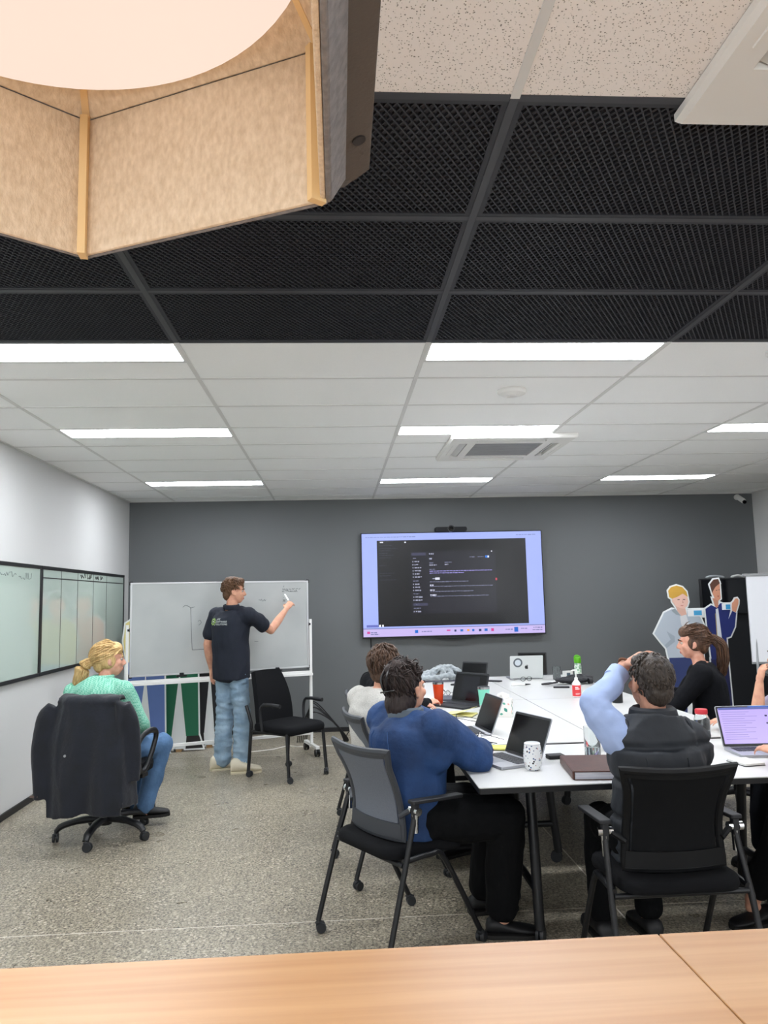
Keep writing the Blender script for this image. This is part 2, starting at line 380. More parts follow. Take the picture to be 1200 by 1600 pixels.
# ceiling light panels
m_lit = mat('lit_diffuser', '#f5f9ff', .5, emit=PANEL_E); m_lframe = mat('light_frame_white', '#e4e4e2', .4)
LL = {(-2, 0): 'long lit ceiling panel nearest the glass boards, touching the black mesh', (0, 0): 'largest lit ceiling panel, touching the black mesh beside the round detector',
      (2, 0): 'lit ceiling panel touching the black mesh at the far right', (-2, 3): 'lit ceiling panel in the middle row, on the left', (0, 3): 'lit ceiling panel right in front of the far air conditioner',
      (2, 3): 'lit ceiling panel in the middle row, cut by the right edge', (-2, 7): 'small lit ceiling panel in the last row, above the mobile whiteboard', (0, 7): 'small lit ceiling panel in the last row, above the television', (2, 7): 'small lit ceiling panel in the last row, right of the television'}
lp0 = None
for (c, r) in LIGHTS:
    lab = LL.get((c, r)) or 'lit ceiling panel behind the camera, '+{(-2, -5): 'over the left end of the bench', (2, -5): 'over the right end of the bench', (0, -8): 'in the middle of the rear row', (-2, -8): 'at the left of the rear row', (2, -8): 'at the right of the rear row'}[(c, r)]
    if lp0 is None:
        lp0 = p = thing('ceiling_light', lab, 'ceiling light', group='lit ceiling panels')
        MB().box(.02, 1.18, .02, .28, .0015, .008).build('diffuser', m_lit, p)
        f_ = MB()
        for b in ((.012, 1.188, .012, .021), (.012, 1.188, .279, .288), (.012, .021, .021, .279), (1.179, 1.188, .021, .279)): f_.box(*b, -.001, .03)
        f_.box(.012, 1.188, .012, .288, .03, .036); f_.build('frame', m_lframe, p)
    else: p = copy_tree(lp0); p['label'] = lab
    p.location = (GX+1.2*c, GY+.6*r, CEIL)
# ================================================================== fixed things on walls and ceiling
m_plw = mat('plastic_white', '#e3e2de', .4); m_plk = mat('plastic_black', '#121215', .4); m_alu = mat('aluminium', '#b9bbbd', .35, .9)
m_chrome = mat('chrome', '#d4d6d8', .16, 1.0); m_whitem = mat('white_enamel', '#e9e9e7', .35)
def emi(name, c, e): return mat(name, c, .25, emit=e, spec=.5)
# ---- television
tv = thing('television', 'very large wall-mounted television showing a dark settings window', 'television', (1.4145, 9.2, 1.085))
TW, TH = 2.232, 1.265
MB().box(-TW/2, TW/2, 0, .035, 0, TH).build('bezel', mat('tv_bezel', '#101014', .3), tv, bevel=.004)
MB().box(-TW/2+.15, TW/2-.15, .035, .072, .12, TH-.12).build('rear_housing', m_plk, tv, bevel=.01)
MB().prism([(-.32, 0), (.32, 0), (.2, -.018), (.04, -.03), (-.04, -.03), (-.2, -.018)], 0, .03, basis((0, 0, 0), (1, 0, 0), (0, 0, 1), (0, 1, 0))).build('chin_strip', m_plk, tv)
SX0, SZ1, SW, SH = -TW/2+.012, TH-.010, TW-.024, TH-.026
def scr(u0, u1, v0, v1, lvl): return (SX0+u0*SW, SX0+u1*SW, -.0006*lvl-.001, -.0006*lvl+.001, SZ1-v1*SH, SZ1-v0*SH)
SE = .195
screen = MB().box(*scr(0, 1, 0, 1, 0)).build('screen', emi('screen_lilac_white', '#a9b8ff', SE*1.0), tv)
def bars(name, lst, lvl, col, e=SE):
    m = MB()
    for q in lst: m.box(*scr(*q, lvl))
    o = m.build(name, emi('scr_'+name, col, e), screen)
    if len(lst) > 1: o['kind'] = 'stuff'
    return o
bars('taskbar', [(0, 1, .926, 1)], 1, '#cdbcf3', SE*1.0)
bars('taskbar_line', [(0, 1, .918, .926)], 1, '#7f86b8')
bars('dark_page', [(.083, .912, .068, .905)], 1, '#07080d', .2)
bars('dialog', [(.265, .738, .18, .79)], 2, '#16161f', .3)
bars('dialog_sidebar', [(.265, .355, .18, .79)], 3, '#101019', .3)
bars('search_field', [(.272, .352, .193, .222), (.275, .355, .685, .712)], 4, '#33344a', .28)
rnd = random.Random(3)
def words(u0, u1, v, h=.008):
    out = []; u = u0
    while u < u1:
        w_ = min(rnd.uniform(.006, .022), u1-u); out.append((u, u+w_, v, v+h*rnd.uniform(.8, 1.2))); u += w_+.003
    return out
tx = []
for v in (.275, .305, .335, .365, .395, .425, .495, .525, .555, .62, .65, .69, .76): tx += [(.277, .282, v, v+.012)]+words(.288, .288+rnd.uniform(.022, .04), v, .011)
tx += words(.37, .395, .2, .013)+words(.37, .385, .247, .016)+words(.37, .41, .312, .011)+words(.455, .475, .308, .011)+words(.385, .4, .445, .011)
bars('white_text', tx, 4, '#9a9db2', .2)
tx = words(.37, .72, .373)+words(.37, .56, .392)
bars('violet_text', tx, 4, '#8d86c8', .22)
tx = words(.28, .298, .245)+words(.278, .31, .465)+words(.278, .31, .59)+words(.278, .318, .73)+words(.37, .395, .292)+words(.455, .495, .288)+words(.37, .585, .477)+words(.37, .72, .522)+words(.37, .61, .572)+words(.37, .695, .618)+words(.595, .625, .24)+words(.64, .675, .24)+words(.37, .4, .355)
bars('grey_text', tx, 4, '#6d7088', .2)
bars('bold_text', words(.37, .39, .508, .011)+words(.37, .395, .556, .011)+words(.37, .405, .604, .011), 4, '#c9cbe0', .22)
bars('toggle', [(.682, .704, .233, .255)], 4, '#1f74d8'); bars('toggle_knob', [(.695, .703, .235, .253)], 5, '#ffffff')
bars('chip', [(.4, .425, .44, .462)], 4, '#dfe1ee')
tx = []
for v in (.075, .115, .145, .165, .19, .21, .235, .31, .385, .41, .45): tx += words(.095, .095+rnd.uniform(.03, .1), v, .006)
bars('dim_text', tx, 2, '#3c3f4d', .2)
bars('red_mark', [(.735, .744, .455, .478)], 3, '#c0394c'); bars('close_mark', [(.716, .722, .186, .197), (.235, .244, .083, .095), (.1, .118, .08, .092)], 4, '#e4e6f0')
bars('title_text', words(.02, .3, .032, .006)+words(.86, .97, .03, .007), 2, '#7f8db8')
bars('page_tag', [(.018, .082, .885, .908)], 2, '#6b74c4'); bars('page_mark', [(.086, .096, .885, .905), (.103, .111, .885, .905)], 3, '#ffffff')
bars('start_button', [(.281, .298, .944, .972)], 2, '#1c6fd6'); bars('tray_button', [(.828, .85, .938, .985)], 2, '#1263c8')
bars('icon_dark', [(.497, .508, .948, .968), (.632, .646, .948, .97)], 2, '#33406f'); bars('icon_blue', [(.53, .545, .947, .968), (.595, .607, .947, .969), (.663, .68, .946, .97)], 2, '#2c72c9')
bars('icon_pink', [(.7, .715, .945, .972), (.02, .036, .948, .97), (.455, .475, .948, .96)], 2, '#d8489a'); bars('icon_orange', [(.567, .58, .948, .966)], 2, '#f0a13a')
bars('taskbar_text', words(.04, .075, .955)+words(.04, .085, .972)+words(.318, .375, .955)+words(.78, .82, .955)+words(.865, .9, .95)+words(.935, .985, .943)+words(.93, .985, .965), 2, '#777aa8')
# webcam bar on top
wc = thing('conference_camera', 'black conference camera bar with round lens on top of the television', 'webcam', (1.40, 9.175, 1.085+TH))
MB().prism(rrect(-.195, .195, 0, .055, .02), -.03, .03, basis((0, 0, 0), (1, 0, 0), (0, 0, 1), (0, -1, 0))).build('speaker_bar', mat('webcam_cloth', '#1b1c1f', .8, bump=.2, bscale=300), wc)
MB().cyl((0, .025, .035), (0, -.045, .035), .042, .04, 24).build('lens_housing', m_plk, wc)
MB().cyl((0, -.045, .035), (0, -.05, .035), .03, .026, 20).build('lens', mat('lens_glass', '#050608', .05), wc)
tag(MB().tube(catmull([(.40, 9.262, 1.12), (.402, 9.268, .9), (.401, 9.268, .4), (.40, 9.26, .055)], 5), .006, 6).build('television_cable', m_plk), 'thin black cable running down the wall below the television', 'cable')
# ---- wall glass boards
m_gb = mat('glass_board', '#b4c3b9', .03, spec=.75, coat=.6); m_ink = mat('marker_ink_black', '#26282a', .6); m_gbf = mat('board_frame_black', '#141517', .4)
def glass_board(y0, y1, lab):
    t = thing('glass_board', lab, 'glass board', (WL, y0, .985)); Ly = y1-y0; Hh = .91; t['group'] = 'glass writing boards on the left wall'
    MB().box(.012, .026, .02, Ly-.02, .02, Hh-.02).build('glass', m_gb, t)
    f = MB().box(0, .034, 0, Ly, 0, .03).box(0, .034, 0, Ly, Hh-.03, Hh).box(0, .034, 0, .026, .03, Hh-.03).box(0, .034, Ly-.026, Ly, .03, Hh-.03)
    f.build('frame', m_gbf, t, bevel=.003); return t
def squiggle(m, o, ux, uz, L, h, rr, r=.0015):
    """handwriting-like stroke from o along ux"""
    p = []; x = 0; o, ux, uz = V(o), V(ux), V(uz)
    while x < L:
        p.append(o+ux*x+uz*rr.uniform(-.2, 1)*h*(1 if rr.random() < .8 else 1.7)); x += h*rr.uniform(.25, .6)
    if len(p) > 2: m.tube(catmull(p, 3), r, 4)
gb1 = glass_board(4.06, 6.515, 'pale green glass board at the left edge of the picture, without columns')
gb2 = glass_board(6.515, 8.99, 'pale green glass board ruled into five columns, next to the room corner')
for y in (6.981, 7.416, 7.881, 8.327): MB().box(.0262, .0268, y-6.515-.005, y-6.515+.005, .03, .88).build('column_line', m_ink, gb2)
MB().box(.0262, .0268, .03, 2.44, .805, .815).build('header_line', m_ink, gb2)
rr = random.Random(5); sq = MB()
for y, L in ((.97, .16), (1.16, .14), (1.42, .13), (1.58, .1)): squiggle(sq, (.027, y, .835), (0, 1, 0), (0, 0, 1), L, .03, rr, .003)
sq.build('handwriting', m_ink, gb2)['kind'] = 'stuff'; sq = MB()
squiggle(sq, (.027, 1.6, .80), (0, 1, 0), (0, 0, 1), .35, .04, rr, .003); squiggle(sq, (.027, 2.0, .79), (0, 1, 0), (0, 0, 1), .25, .03, rr, .002); sq.build('handwriting', mat('marker_faded', '#7d8784', .6), gb1)['kind'] = 'stuff'
# ---- mobile whiteboard
wb = thing('mobile_whiteboard', 'white mobile whiteboard on a castor frame with faint marker drawings', 'whiteboard', (-1.145, 7.775, 0), math.atan2(.55, 1.68))
Lw = .885; Z0, Z1 = .866, 1.762
MB().box(-Lw+.012, Lw-.012, -.014, .004, Z0+.012, Z1-.012).build('writing_surface', mat('whiteboard_enamel', '#b2b6b6', .22, col2='#bbbfbe', scale=2.2), wb)
m_wf = mat('board_frame_silver', '#c9cbcc', .35, .6)
f = MB().box(-Lw, Lw, -.018, .008, Z0, Z0+.016).box(-Lw, Lw, -.018, .008, Z1-.016, Z1).box(-Lw, -Lw+.016, -.018, .008, Z0+.016, Z1-.016).box(Lw-.016, Lw, -.018, .008, Z0+.016, Z1-.016)
f.build('frame', m_wf, wb, bevel=.002)
for sx in (-1, 1):
    for z in (Z0+.008, Z1-.008):
        MB().prism(rrect(sx*(Lw-.008)-.019, sx*(Lw-.008)+.019, z-.019, z+.019, .009), -.021, .012, basis((0, 0, 0), (1, 0, 0), (0, 0, 1), (0, -1, 0))).build('corner_cap', m_plk, wb)
    x = sx*(Lw+.022)
    p = MB().box(x-.014, x+.014, -.014, .014, .09, 1.36).build('post', m_whitem, wb, bevel=.003)
    MB().cyl((x, 0, 1.31), (x-sx*.03, 0, 1.31), .018).build('pivot_knob', m_plk, wb)
    ft = MB().box(x-.02, x+.02, -.22, .22, .07, .1).build('foot', m_whitem, wb, bevel=.004)
    for y in (-.2, .2):
        cs = MB().cyl((x-.024, y, .035), (x-.008, y, .035), .035).cyl((x+.008, y, .035), (x+.024, y, .035), .035).cyl((x-.02, y, .035), (x+.02, y, .035), .012)
        cs.box(x-.012, x+.012, y-.02, y+.02, .045, .072); cs.build('castor', m_plk, wb, bevel=.002)
MB().box(-Lw-.02, Lw+.02, -.09, -.02, .79, .797).box(-Lw-.02, Lw+.02, -.092, -.084, .79, .815).box(-Lw-.02, Lw+.02, -.02, .012, .79, .832).build('pen_tray', m_whitem, wb, bevel=.002)
MB().box(-Lw-.02, Lw+.02, -.012, .012, .185, .215).build('low_rail', m_whitem, wb, bevel=.003)
for x in (-.40, .55):
    MB().box(x-.05, x+.05, -.024, .0, .845, .862).box(x-.02, x+.02, -.03, -.01, .855, .885).build('clip', m_plk, wb, bevel=.003)
sq = MB(); rr = random.Random(11)
def wl(pts, r=.0025): sq.tube(catmull([(x, -.0155, z) for x, z in pts], 4), r, 4)
def wxy(px, py): return (-Lw+(px-203)/277*2*Lw, Z1-(py-(912-(px-203)*.018))/(146-(px-203)*.036)*(Z1-Z0))
wl([wxy(*p) for p in ((280, 950), (284, 947), (290, 949), (292, 951), (298, 949))]); wl([wxy(*p) for p in ((292, 951), (293, 980), (294.5, 1016))]); wl([wxy(*p) for p in ((294.5, 1016), (312, 1015), (330, 1014))])
wl([wxy(*p) for p in ((304, 978), (308, 974), (306, 970), (303, 972))], .002); wl([wxy(*p) for p in ((391, 1003), (397, 1003))], .002)
for px, py, L, h in ((398, 939, 12, 4), ):
    o = wxy(px, py); squiggle(sq, (o[0], -.0155, o[1]), (1, 0, 0), (0, 0, 1), L*2*Lw/277, .02, rr, .0022)
sq.build('marker_drawing', mat('marker_grey', '#6d7173', .6), wb)['kind'] = 'stuff'; sq = MB()
for px, py, L in ((438, 918, 2.5), (437, 921.5, 30), (436.5, 925, 27), (438, 934, 2), (437.5, 938, 8), (437, 941, 6)):
    o = wxy(px, py)
    x = 0
    while x < L:
        q = min(rr.uniform(3, 7), L-x); squiggle(sq, (o[0]+x*.0064, -.0155, o[1]), (1, 0, 0), (0, 0, 1), q*.0064, .011, rr, .0014); x += q+1.2
sq.build('handwriting', mat('marker_blue_black', '#3d434c', .6), wb)['kind'] = 'stuff'
# ---- air conditioning cassettes
m_ac = mat('cassette_white', '#e6e5e1', .45); m_vane = mat('cassette_vane', '#cfcfcc', .45); m_acd = mat('cassette_dark', '#3a3a3a', .7); m_gr = mat('cassette_grille', '#9a9b9b', .5)
def cassette(x, y, lab):
    t = thing('air_conditioner', lab, 'air conditioner', (x, y, CEIL-.034)); t['group'] = 'ceiling air conditioning cassettes'
    S = .475; b = MB()
    ring = lambda s, z: [(-s, -s, z), (s, -s, z), (s, s, z), (-s, s, z)]
    # panel body: sloped edge, openings cut for grille and vents by building it from strips
    G, Vi, Vo, Vl = .27, .335, .40, .27
    for sg in (-1, 1):
        b.box(-S, S, min(sg*Vo, sg*S), max(sg*Vo, sg*S), 0, .03); b.box(min(sg*Vo, sg*S), max(sg*Vo, sg*S), -Vo, Vo, 0, .03)
        b.box(-Vo, Vo, min(sg*G, sg*Vi), max(sg*G, sg*Vi), 0, .03) if False else None
        b.box(-Vi, Vi, min(sg*G, sg*Vi), max(sg*G, sg*Vi), 0, .03); b.box(min(sg*G, sg*Vi), max(sg*G, sg*Vi), -G, G, 0, .03)
        for s2 in (-1, 1):
            b.box(min(s2*Vl, s2*Vo), max(s2*Vl, s2*Vo), min(sg*Vi, sg*Vo), max(sg*Vi, sg*Vo), 0, .03)
            b.box(min(sg*Vi, sg*Vo), max(sg*Vi, sg*Vo), min(s2*Vl, s2*Vi), max(s2*Vl, s2*Vi), 0, .03)
    b.build('panel', m_ac, t)
    MB().loft([ring(S, .0), ring(S+.012, .014), ring(S+.012, .034)], cap=False).build('edge_trim', m_ac, t)
    MB().box(-Vo, Vo, -Vo, Vo, .031, .034).build('inner_shade', m_acd, t)
    for k in range(12):
        y0 = -G+.01+k*(2*G-.02)/12; MB().box(-G+.005, G-.005, y0+.008, y0+.040, .006, .012).build('grille_slat', m_gr, t)
    for k in range(4):
        M_ = Matrix.Rotation(k*PI/2, 4, 'Z'); q = Matrix.Translation((0, -(Vi+Vo)/2, .012)) @ Matrix.Rotation(math.radians(-28), 4, 'X')
        MB().box(-Vl+.006, Vl-.006, -.027, .027, -.003, .003, M_ @ q).build('air_vane', m_vane, t)
    for k in range(4):
        M_ = Matrix.Rotation(k*PI/2, 4, 'Z'); MB().tube(catmull([(-.2, -.437, .0), (.2, -.437, 0)], 2), .004, 6, M=M_).build('pressed_line', m_ac, t)
    return t
cassette(1.378, 6.09, 'white square ceiling air conditioner between the lit panels above the tables')
cassette(1.378, 1.30, 'white square ceiling air conditioner cut by the top right corner')
# ---- round ceiling devices, security camera
ap = thing('wireless_access_point', 'flat white round device on the ceiling tile behind the largest lit panel', 'access point', (1.07, 4.40, CEIL+.002))
MB().lathe([(.085, 0), (.088, -.012), (.08, -.026), (.06, -.034), (.0005, -.037)], 32).build('cover', m_plw, ap); MB().lathe([(.03, -.0355), (.03, -.042), (.0005, -.043)], 20).build('centre_disc', m_plw, ap)
sd = thing('smoke_detector', 'small round smoke detector at the right edge of the ceiling', 'smoke detector', (2.30, 3.69, CEIL+.002))
MB().lathe([(.055, 0), (.055, -.018), (.05, -.022)], 28).build('base', m_plw, sd); MB().lathe([(.044, -.022), (.04, -.04), (.03, -.048), (.0005, -.05)], 24).build('sensor_cap', m_plw, sd)
sc = thing('security_camera', 'small white security camera high on the grey wall in the right corner', 'camera', (5.086, 9.28, 2.72))
MB().cyl((0, 0, .01), (0, -.03, .01), .035).build('wall_plate', m_plw, sc); MB().rod((0, -.03, .01), (0, -.07, -.01), .012).build('arm', m_plw, sc)
MB().rod((0, -.05, .0), (0.005, -.15, -.055), .032, .032, 16).build('camera_body', m_plw, sc); MB().cyl((.0055, -.166, -.066), (.006, -.184, -.076), .024, .022, 18).build('camera_lens', mat('lens_glass'), sc)
# ---- cardboard cut-out figures
def offset_poly(P, d):
    n = len(P); a = sum(P[i][0]*P[(i+1) % n][1]-P[(i+1) % n][0]*P[i][1] for i in range(n)); s = 1 if a > 0 else -1; out = []
    for i in range(n):
        p, q, r = V(P[i-1]).to_2d() if False else V((*P[i-1], 0)), V((*P[i], 0)), V((*P[(i+1) % n], 0))
        e1, e2 = (q-p).normalized(), (r-q).normalized(); n1, n2 = V((e1.y, -e1.x, 0))*s, V((e2.y, -e2.x, 0))*s; k = n1+n2
        k = k.normalized() if k.length > 1e-6 else n1; f = 1/max(.55, k.dot(n1)); out.append((q.x+k.x*d*f, q.y+k.y*d*f))
    return out
def cutout(lab, loc, rz, parts, off=.016, fill=()):
    t = thing('cardboard_cutout', lab, 'cutout', loc, rz); t['group'] = 'cardboard cut-out figures'
    B_ = lambda y: basis((0, y, 0), (1, 0, 0), (0, 0, 1), (0, -1, 0)); bk = MB(); k = 0
    for i, (nm, c, P) in enumerate(parts):
        if nm[0] == '_': continue
        bk.prism(offset_poly(P, off), -.0045+.00006*i, .00006*i, B_(0))
    for P in fill: bk.prism(P, -.0045, -.0001, B_(0))
    bk.build('white_board', mat('foam_board_white', '#e8ecec', .5), t, smooth=0)
    for i, (nm, c, P) in enumerate(parts):
        MB().prism(P, 0, .0016+.0003*i, B_(-.0003)).build(nm.strip('_'), mat('print_'+c.strip('#'), c, .5), t, smooth=0)
    MB().add([(-.03, .006, .0), (-.03, .22, 0), (-.03, .006, .5), (.03, .006, .0), (.03, .22, 0), (.03, .006, .5)], [(0, 1, 2), (5, 4, 3), (0, 3, 4, 1), (1, 4, 5, 2), (2, 5, 3, 0)]).build('strut', mat('cardboard', '#b08f66', .8), t)
    return t
s1 = .00113; T1 = lambda L: [((x-370)*s1, 1.61-(y-225)*s1) for x, y in L]
cutout('cut-out figure with blond hair and pale grey jumper, behind the seated people', (3.667, 8.0, 0), -.02, [
    ('trousers', '#2c3a6b', T1([(235, 880), (560, 880), (575, 1560), (450, 1560), (402, 1000), (365, 1560), (245, 1560)])), ('shoe', '#22242a', T1([(225, 1560), (372, 1560), (372, 1634), (205, 1634)])), ('shoe', '#22242a', T1([(448, 1560), (590, 1560), (610, 1634), (448, 1634)])),
    ('jumper', '#b9c3ce', T1([(215, 470), (290, 435), (330, 440), (380, 500), (430, 490), (440, 440), (520, 470), (560, 520), (610, 650), (600, 700), (565, 740), (565, 890), (230, 890), (215, 800), (170, 745), (108, 660)])),
    ('_sleeve_line', '#a3aebb', T1([(225, 640), (300, 690), (300, 740), (215, 800), (200, 770), (260, 720)])),
    ('neck', '#e2b5a3', T1([(325, 395), (420, 430), (430, 490), (380, 505), (345, 460)])), ('_collar', '#9aa3ab', T1([(285, 450), (320, 428), (372, 500), (330, 490)])), ('_shirt', '#dcdde0', T1([(365, 505), (425, 490), (450, 600), (400, 640), (370, 580)])),
    ('face', '#efc4b4', T1([(300, 330), (330, 300), (440, 290), (455, 370), (440, 410), (410, 435), (370, 428), (325, 405), (300, 365)])),
    ('hair', '#d9a945', T1([(268, 262), (295, 230), (350, 215), (405, 232), (442, 275), (452, 325), (405, 292), (350, 322), (300, 338), (274, 322)])),
    ('_eye', '#5a3a38', T1([(350, 345), (372, 343), (372, 350), (350, 352)])), ('_eye', '#5a3a38', T1([(402, 343), (424, 345), (424, 352), (402, 350)])), ('_nose', '#d69f90', T1([(398, 352), (408, 380), (394, 380)])), ('_mouth', '#c9776f', T1([(370, 402), (408, 404), (390, 411)])),
    ('name_tag', '#f0f2f4', T1([(440, 445), (588, 445), (588, 508), (440, 508)])), ('_tag_print', '#4aa6d8', T1([(498, 454), (576, 454), (576, 500), (498, 500)]))], fill=[T1([(235, 1000), (560, 1000), (600, 1634), (215, 1634)])])
s2 = .00116; T2 = lambda L: [((x-700)*s2, 1.685-(y-145)*s2) for x, y in L]
cutout('cut-out figure in navy jacket raising one hand, in front of the black screen', (4.172, 8.2, 0), -.03, [
    ('trousers', '#1d2250', T2([(612, 890), (775, 890), (790, 1540), (720, 1540), (697, 1010), (670, 1540), (605, 1540)])), ('shoe', '#22242a', T2([(590, 1540), (672, 1540), (672, 1596), (575, 1596)])), ('shoe', '#22242a', T2([(718, 1540), (800, 1540), (815, 1596), (718, 1596)])),
    ('jacket', '#232f70', T2([(592, 425), (650, 390), (690, 410), (720, 395), (742, 372), (800, 400), (832, 440), (805, 530), (850, 450), (885, 470), (862, 600), (815, 688), (775, 700), (772, 900), (618, 900), (600, 620)])),
    ('neck', '#c98d72', T2([(668, 325), (722, 335), (718, 405), (700, 420), (685, 400)])), ('_shirt', '#dfe3ea', T2([(690, 430), (714, 420), (732, 722), (715, 730), (690, 725)])), ('_zip', '#c9b36a', T2([(682, 470), (686, 470), (690, 720), (684, 720)])),
    ('face', '#d99a7c', T2([(668, 270), (690, 215), (746, 185), (745, 330), (722, 350), (690, 335)])), ('hair', '#5d3d31', T2([(650, 195), (690, 150), (735, 145), (748, 185), (705, 218), (682, 250), (668, 275)])),
    ('_eye', '#38241f', T2([(705, 250), (718, 248), (718, 254), (705, 256)])), ('_eye', '#38241f', T2([(730, 246), (741, 245), (741, 251), (730, 252)])), ('_mouth', '#a2493f', T2([(712, 305), (732, 302), (724, 316)])),
    ('hand', '#d99a7c', T2([(848, 410), (852, 375), (868, 362), (885, 335), (905, 332), (916, 348), (912, 385), (882, 462), (850, 450)])),
    ('name_tag', '#eef1f4', T2([(752, 382), (836, 382), (836, 438), (752, 438)])), ('_tag_print', '#3f9fd6', T2([(788, 388), (832, 388), (832, 433), (788, 433)]))], fill=[T2([(612, 1000), (775, 1000), (805, 1596), (590, 1596)])])
def legs(c, shoe, w=.19): return [('trousers', c, [(-w, .98), (w, .98), (w+.015, .16), (w-.115, .16), (.005, .84), (-w+.115, .16), (-w-.015, .16)]), ('shoe', shoe, [(-w-.02, .16), (-w+.11, .16), (-w+.12, .03), (-w-.06, .03)]), ('shoe', shoe, [(w-.11, .16), (w+.02, .16), (w+.06, .03), (w-.12, .03)])]
def plain_head(sk, hr, x=0, z=1.55): return [('neck', sk, [(x-.05, z-.19), (x+.05, z-.19), (x+.045, z-.08), (x-.045, z-.08)]), ('face', sk, [(x+.085*math.cos(a*PI/8), z+.115*math.sin(a*PI/8)) for a in range(16)]), ('hair', hr, [(x-.1, z-.06), (x-.115, z+.05), (x-.07, z+.13), (x, z+.15), (x+.07, z+.13), (x+.115, z+.05), (x+.1, z-.04), (x+.07, z+.06), (x-.06, z+.07)])]
FB = [[(-.2, .03), (.2, .03), (.19, .98), (-.19, .98)]]
cutout('cut-out figure with yellow shirt and light blue trousers behind the whiteboard', (-2.0, 8.17, 0), .12, legs('#5f79b5', '#20242c')+[('shirt', '#e0cf86', [(-.2, .96), (.2, .96), (.22, 1.28), (.33, 1.33), (.28, 1.40), (.1, 1.42), (-.1, 1.42), (-.2, 1.36), (-.22, 1.18), (-.2, 1.0), (-.17, 1.1)]), ('arm', '#d9a08a', [(.28, 1.34), (.34, 1.36), (.24, 1.60), (.13, 1.64), (.12, 1.58), (.2, 1.55)])]+plain_head('#d9a08a', '#4a3d3a', .0, 1.56), fill=FB)
cutout('cut-out figure with green trousers behind the whiteboard', (-1.69, 8.36, 0), .12, legs('#1e6a4c', '#23211f')+[('jacket', '#2a7a58', [(-.22, .95), (.22, .95), (.26, 1.25), (.2, 1.42), (-.2, 1.42), (-.26, 1.25)])]+plain_head('#b98468', '#2a211e', 0, 1.57), fill=FB)
cutout('cut-out figure with black trousers behind the standing man', (-1.40, 8.54, 0), .12, legs('#191a1e', '#23211f', .17)+[('top', '#6a4a8a', [(-.2, .95), (.2, .95), (.25, 1.25), (.2, 1.4), (-.2, 1.4), (-.25, 1.25)])]+plain_head('#e0b39c', '#5a3d2a', 0, 1.55), fill=FB)
cutout('cut-out figure with salmon sleeve showing at the left edge of the whiteboard', (-2.12, 8.72, 0), .1, legs('#4a4f5a', '#23211f', .14)+[('shirt', '#d98f78', [(-.15, .95), (.15, .95), (.2, 1.3), (.14, 1.42), (-.13, 1.43), (-.2, 1.36), (-.21, 1.1)])]+plain_head('#cf9c86', '#3b3230', .03, 1.57), fill=[[(-.14, .03), (.14, .03), (.14, .98), (-.14, .98)]])
# ---- wheeled screen cart and flip chart in the right corner
ct = thing('screen_cart', 'black wheeled screen cart standing behind the navy jacket cut-out', 'screen cart', (4.62, 8.72, 0), 0)
MB().box(-.36, .36, 0, .04, 1.28, 1.70).build('screen_housing', m_plk, ct, bevel=.006); MB().box(-.345, .345, -.002, 0, 1.295, 1.685).build('screen', mat('dark_screen', '#0b0d12', .08), ct)
MB().box(-.34, .34, .05, .09, .16, 1.28).build('cabinet_panel', mat('cart_black', '#1c1e22', .5), ct, bevel=.004); MB().box(-.36, .36, -.2, .28, .09, .15).build('base', m_plk, ct, bevel=.01)
for x in (-.32, .32):
    for y in (-.16, .24): MB().cyl((x-.015, y, .045), (x+.015, y, .045), .045).box(x-.01, x+.01, y-.01, y+.01, .04, .1).build('castor', m_plk, ct)
for i, (x0, x1, c) in enumerate(((-.28, -.05, '#8f9496'), (.03, .2, '#b8bab8'))):
    o = thing('loose_cable_coil' if i == 0 else 'folded_paper', ('grey bundle lying on top of the black screen cart, nearer the cut-out' if i == 0 else 'pale folded sheet lying on top of the black screen cart'), 'bundle' if i == 0 else 'paper', (4.62, 8.74, 1.70))
    MB().tube(catmull([(x0, 0, .012), ((x0+x1)/2, .01, .03), (x1, 0, .012)], 5), [.006]+[.014]*9+[.006], 8).build('roll', mat('roll'+c.strip('#'), c, .6), o)
fc = thing('flip_chart', 'white flip chart pad on an easel at the right edge of the room', 'flip chart', (4.32, 7.0, 0), -.12)
MB().box(-.42, .34, -.004, .012, .88, 1.69).build('paper_pad', mat('paper_white', '#dfe1e6', .7), fc); MB().box(-.45, .36, -.014, .03, 1.685, 1.71).build('clamp_bar', mat('clamp_grey', '#8d8f90', .4), fc, bevel=.003); MB().box(-.42, .34, .012, .024, .86, 1.69).build('backing_board', mat('easel_grey', '#9a9da0', .5), fc)
for x, y in ((-.4, -.1), (.32, -.1), (-.04, .55)): MB().rod((x*.9, .03, 1.6), (x, y+.06, .015), .012).build('leg', mat('easel_grey'), fc)
# ---- felt pendant lamp over the bench
pd = thing('felt_pendant_lamp', 'big six-sided beige felt pendant lamp hanging over the wooden bench', 'pendant lamp', (-.32, .69, 2.053))
ang0 = math.atan2(1.064-.689, -.355+.32); R6 = .376
_hv = [(-.035, .375), (.307, .218), (.306, -.157)]; _hv += [(-x, -y) for x, y in _hv]
hexp = lambda R, z, k: V((_hv[k % 6][0]*R/.376, _hv[k % 6][1]*R/.376, z))
m_felt = mat('felt_beige', '#e4d3ba', .95, col2='#cdb99d', scale=140, detail=6, stretch=(1, 1, .5), bump=.25, bscale=220, sheen=.2, ramp=(.3, .7))
m_felto = mat('felt_grey_outside', '#8a898b', .95, col2='#78777a', scale=90, detail=5, bump=.2, bscale=200)
m_ply = mat('plywood_edge', '#e6c894', .5, col2='#cda468', scale=1, stretch=(1, 1, 1), kind='noise', ramp=(.45, .55), bump=.1)
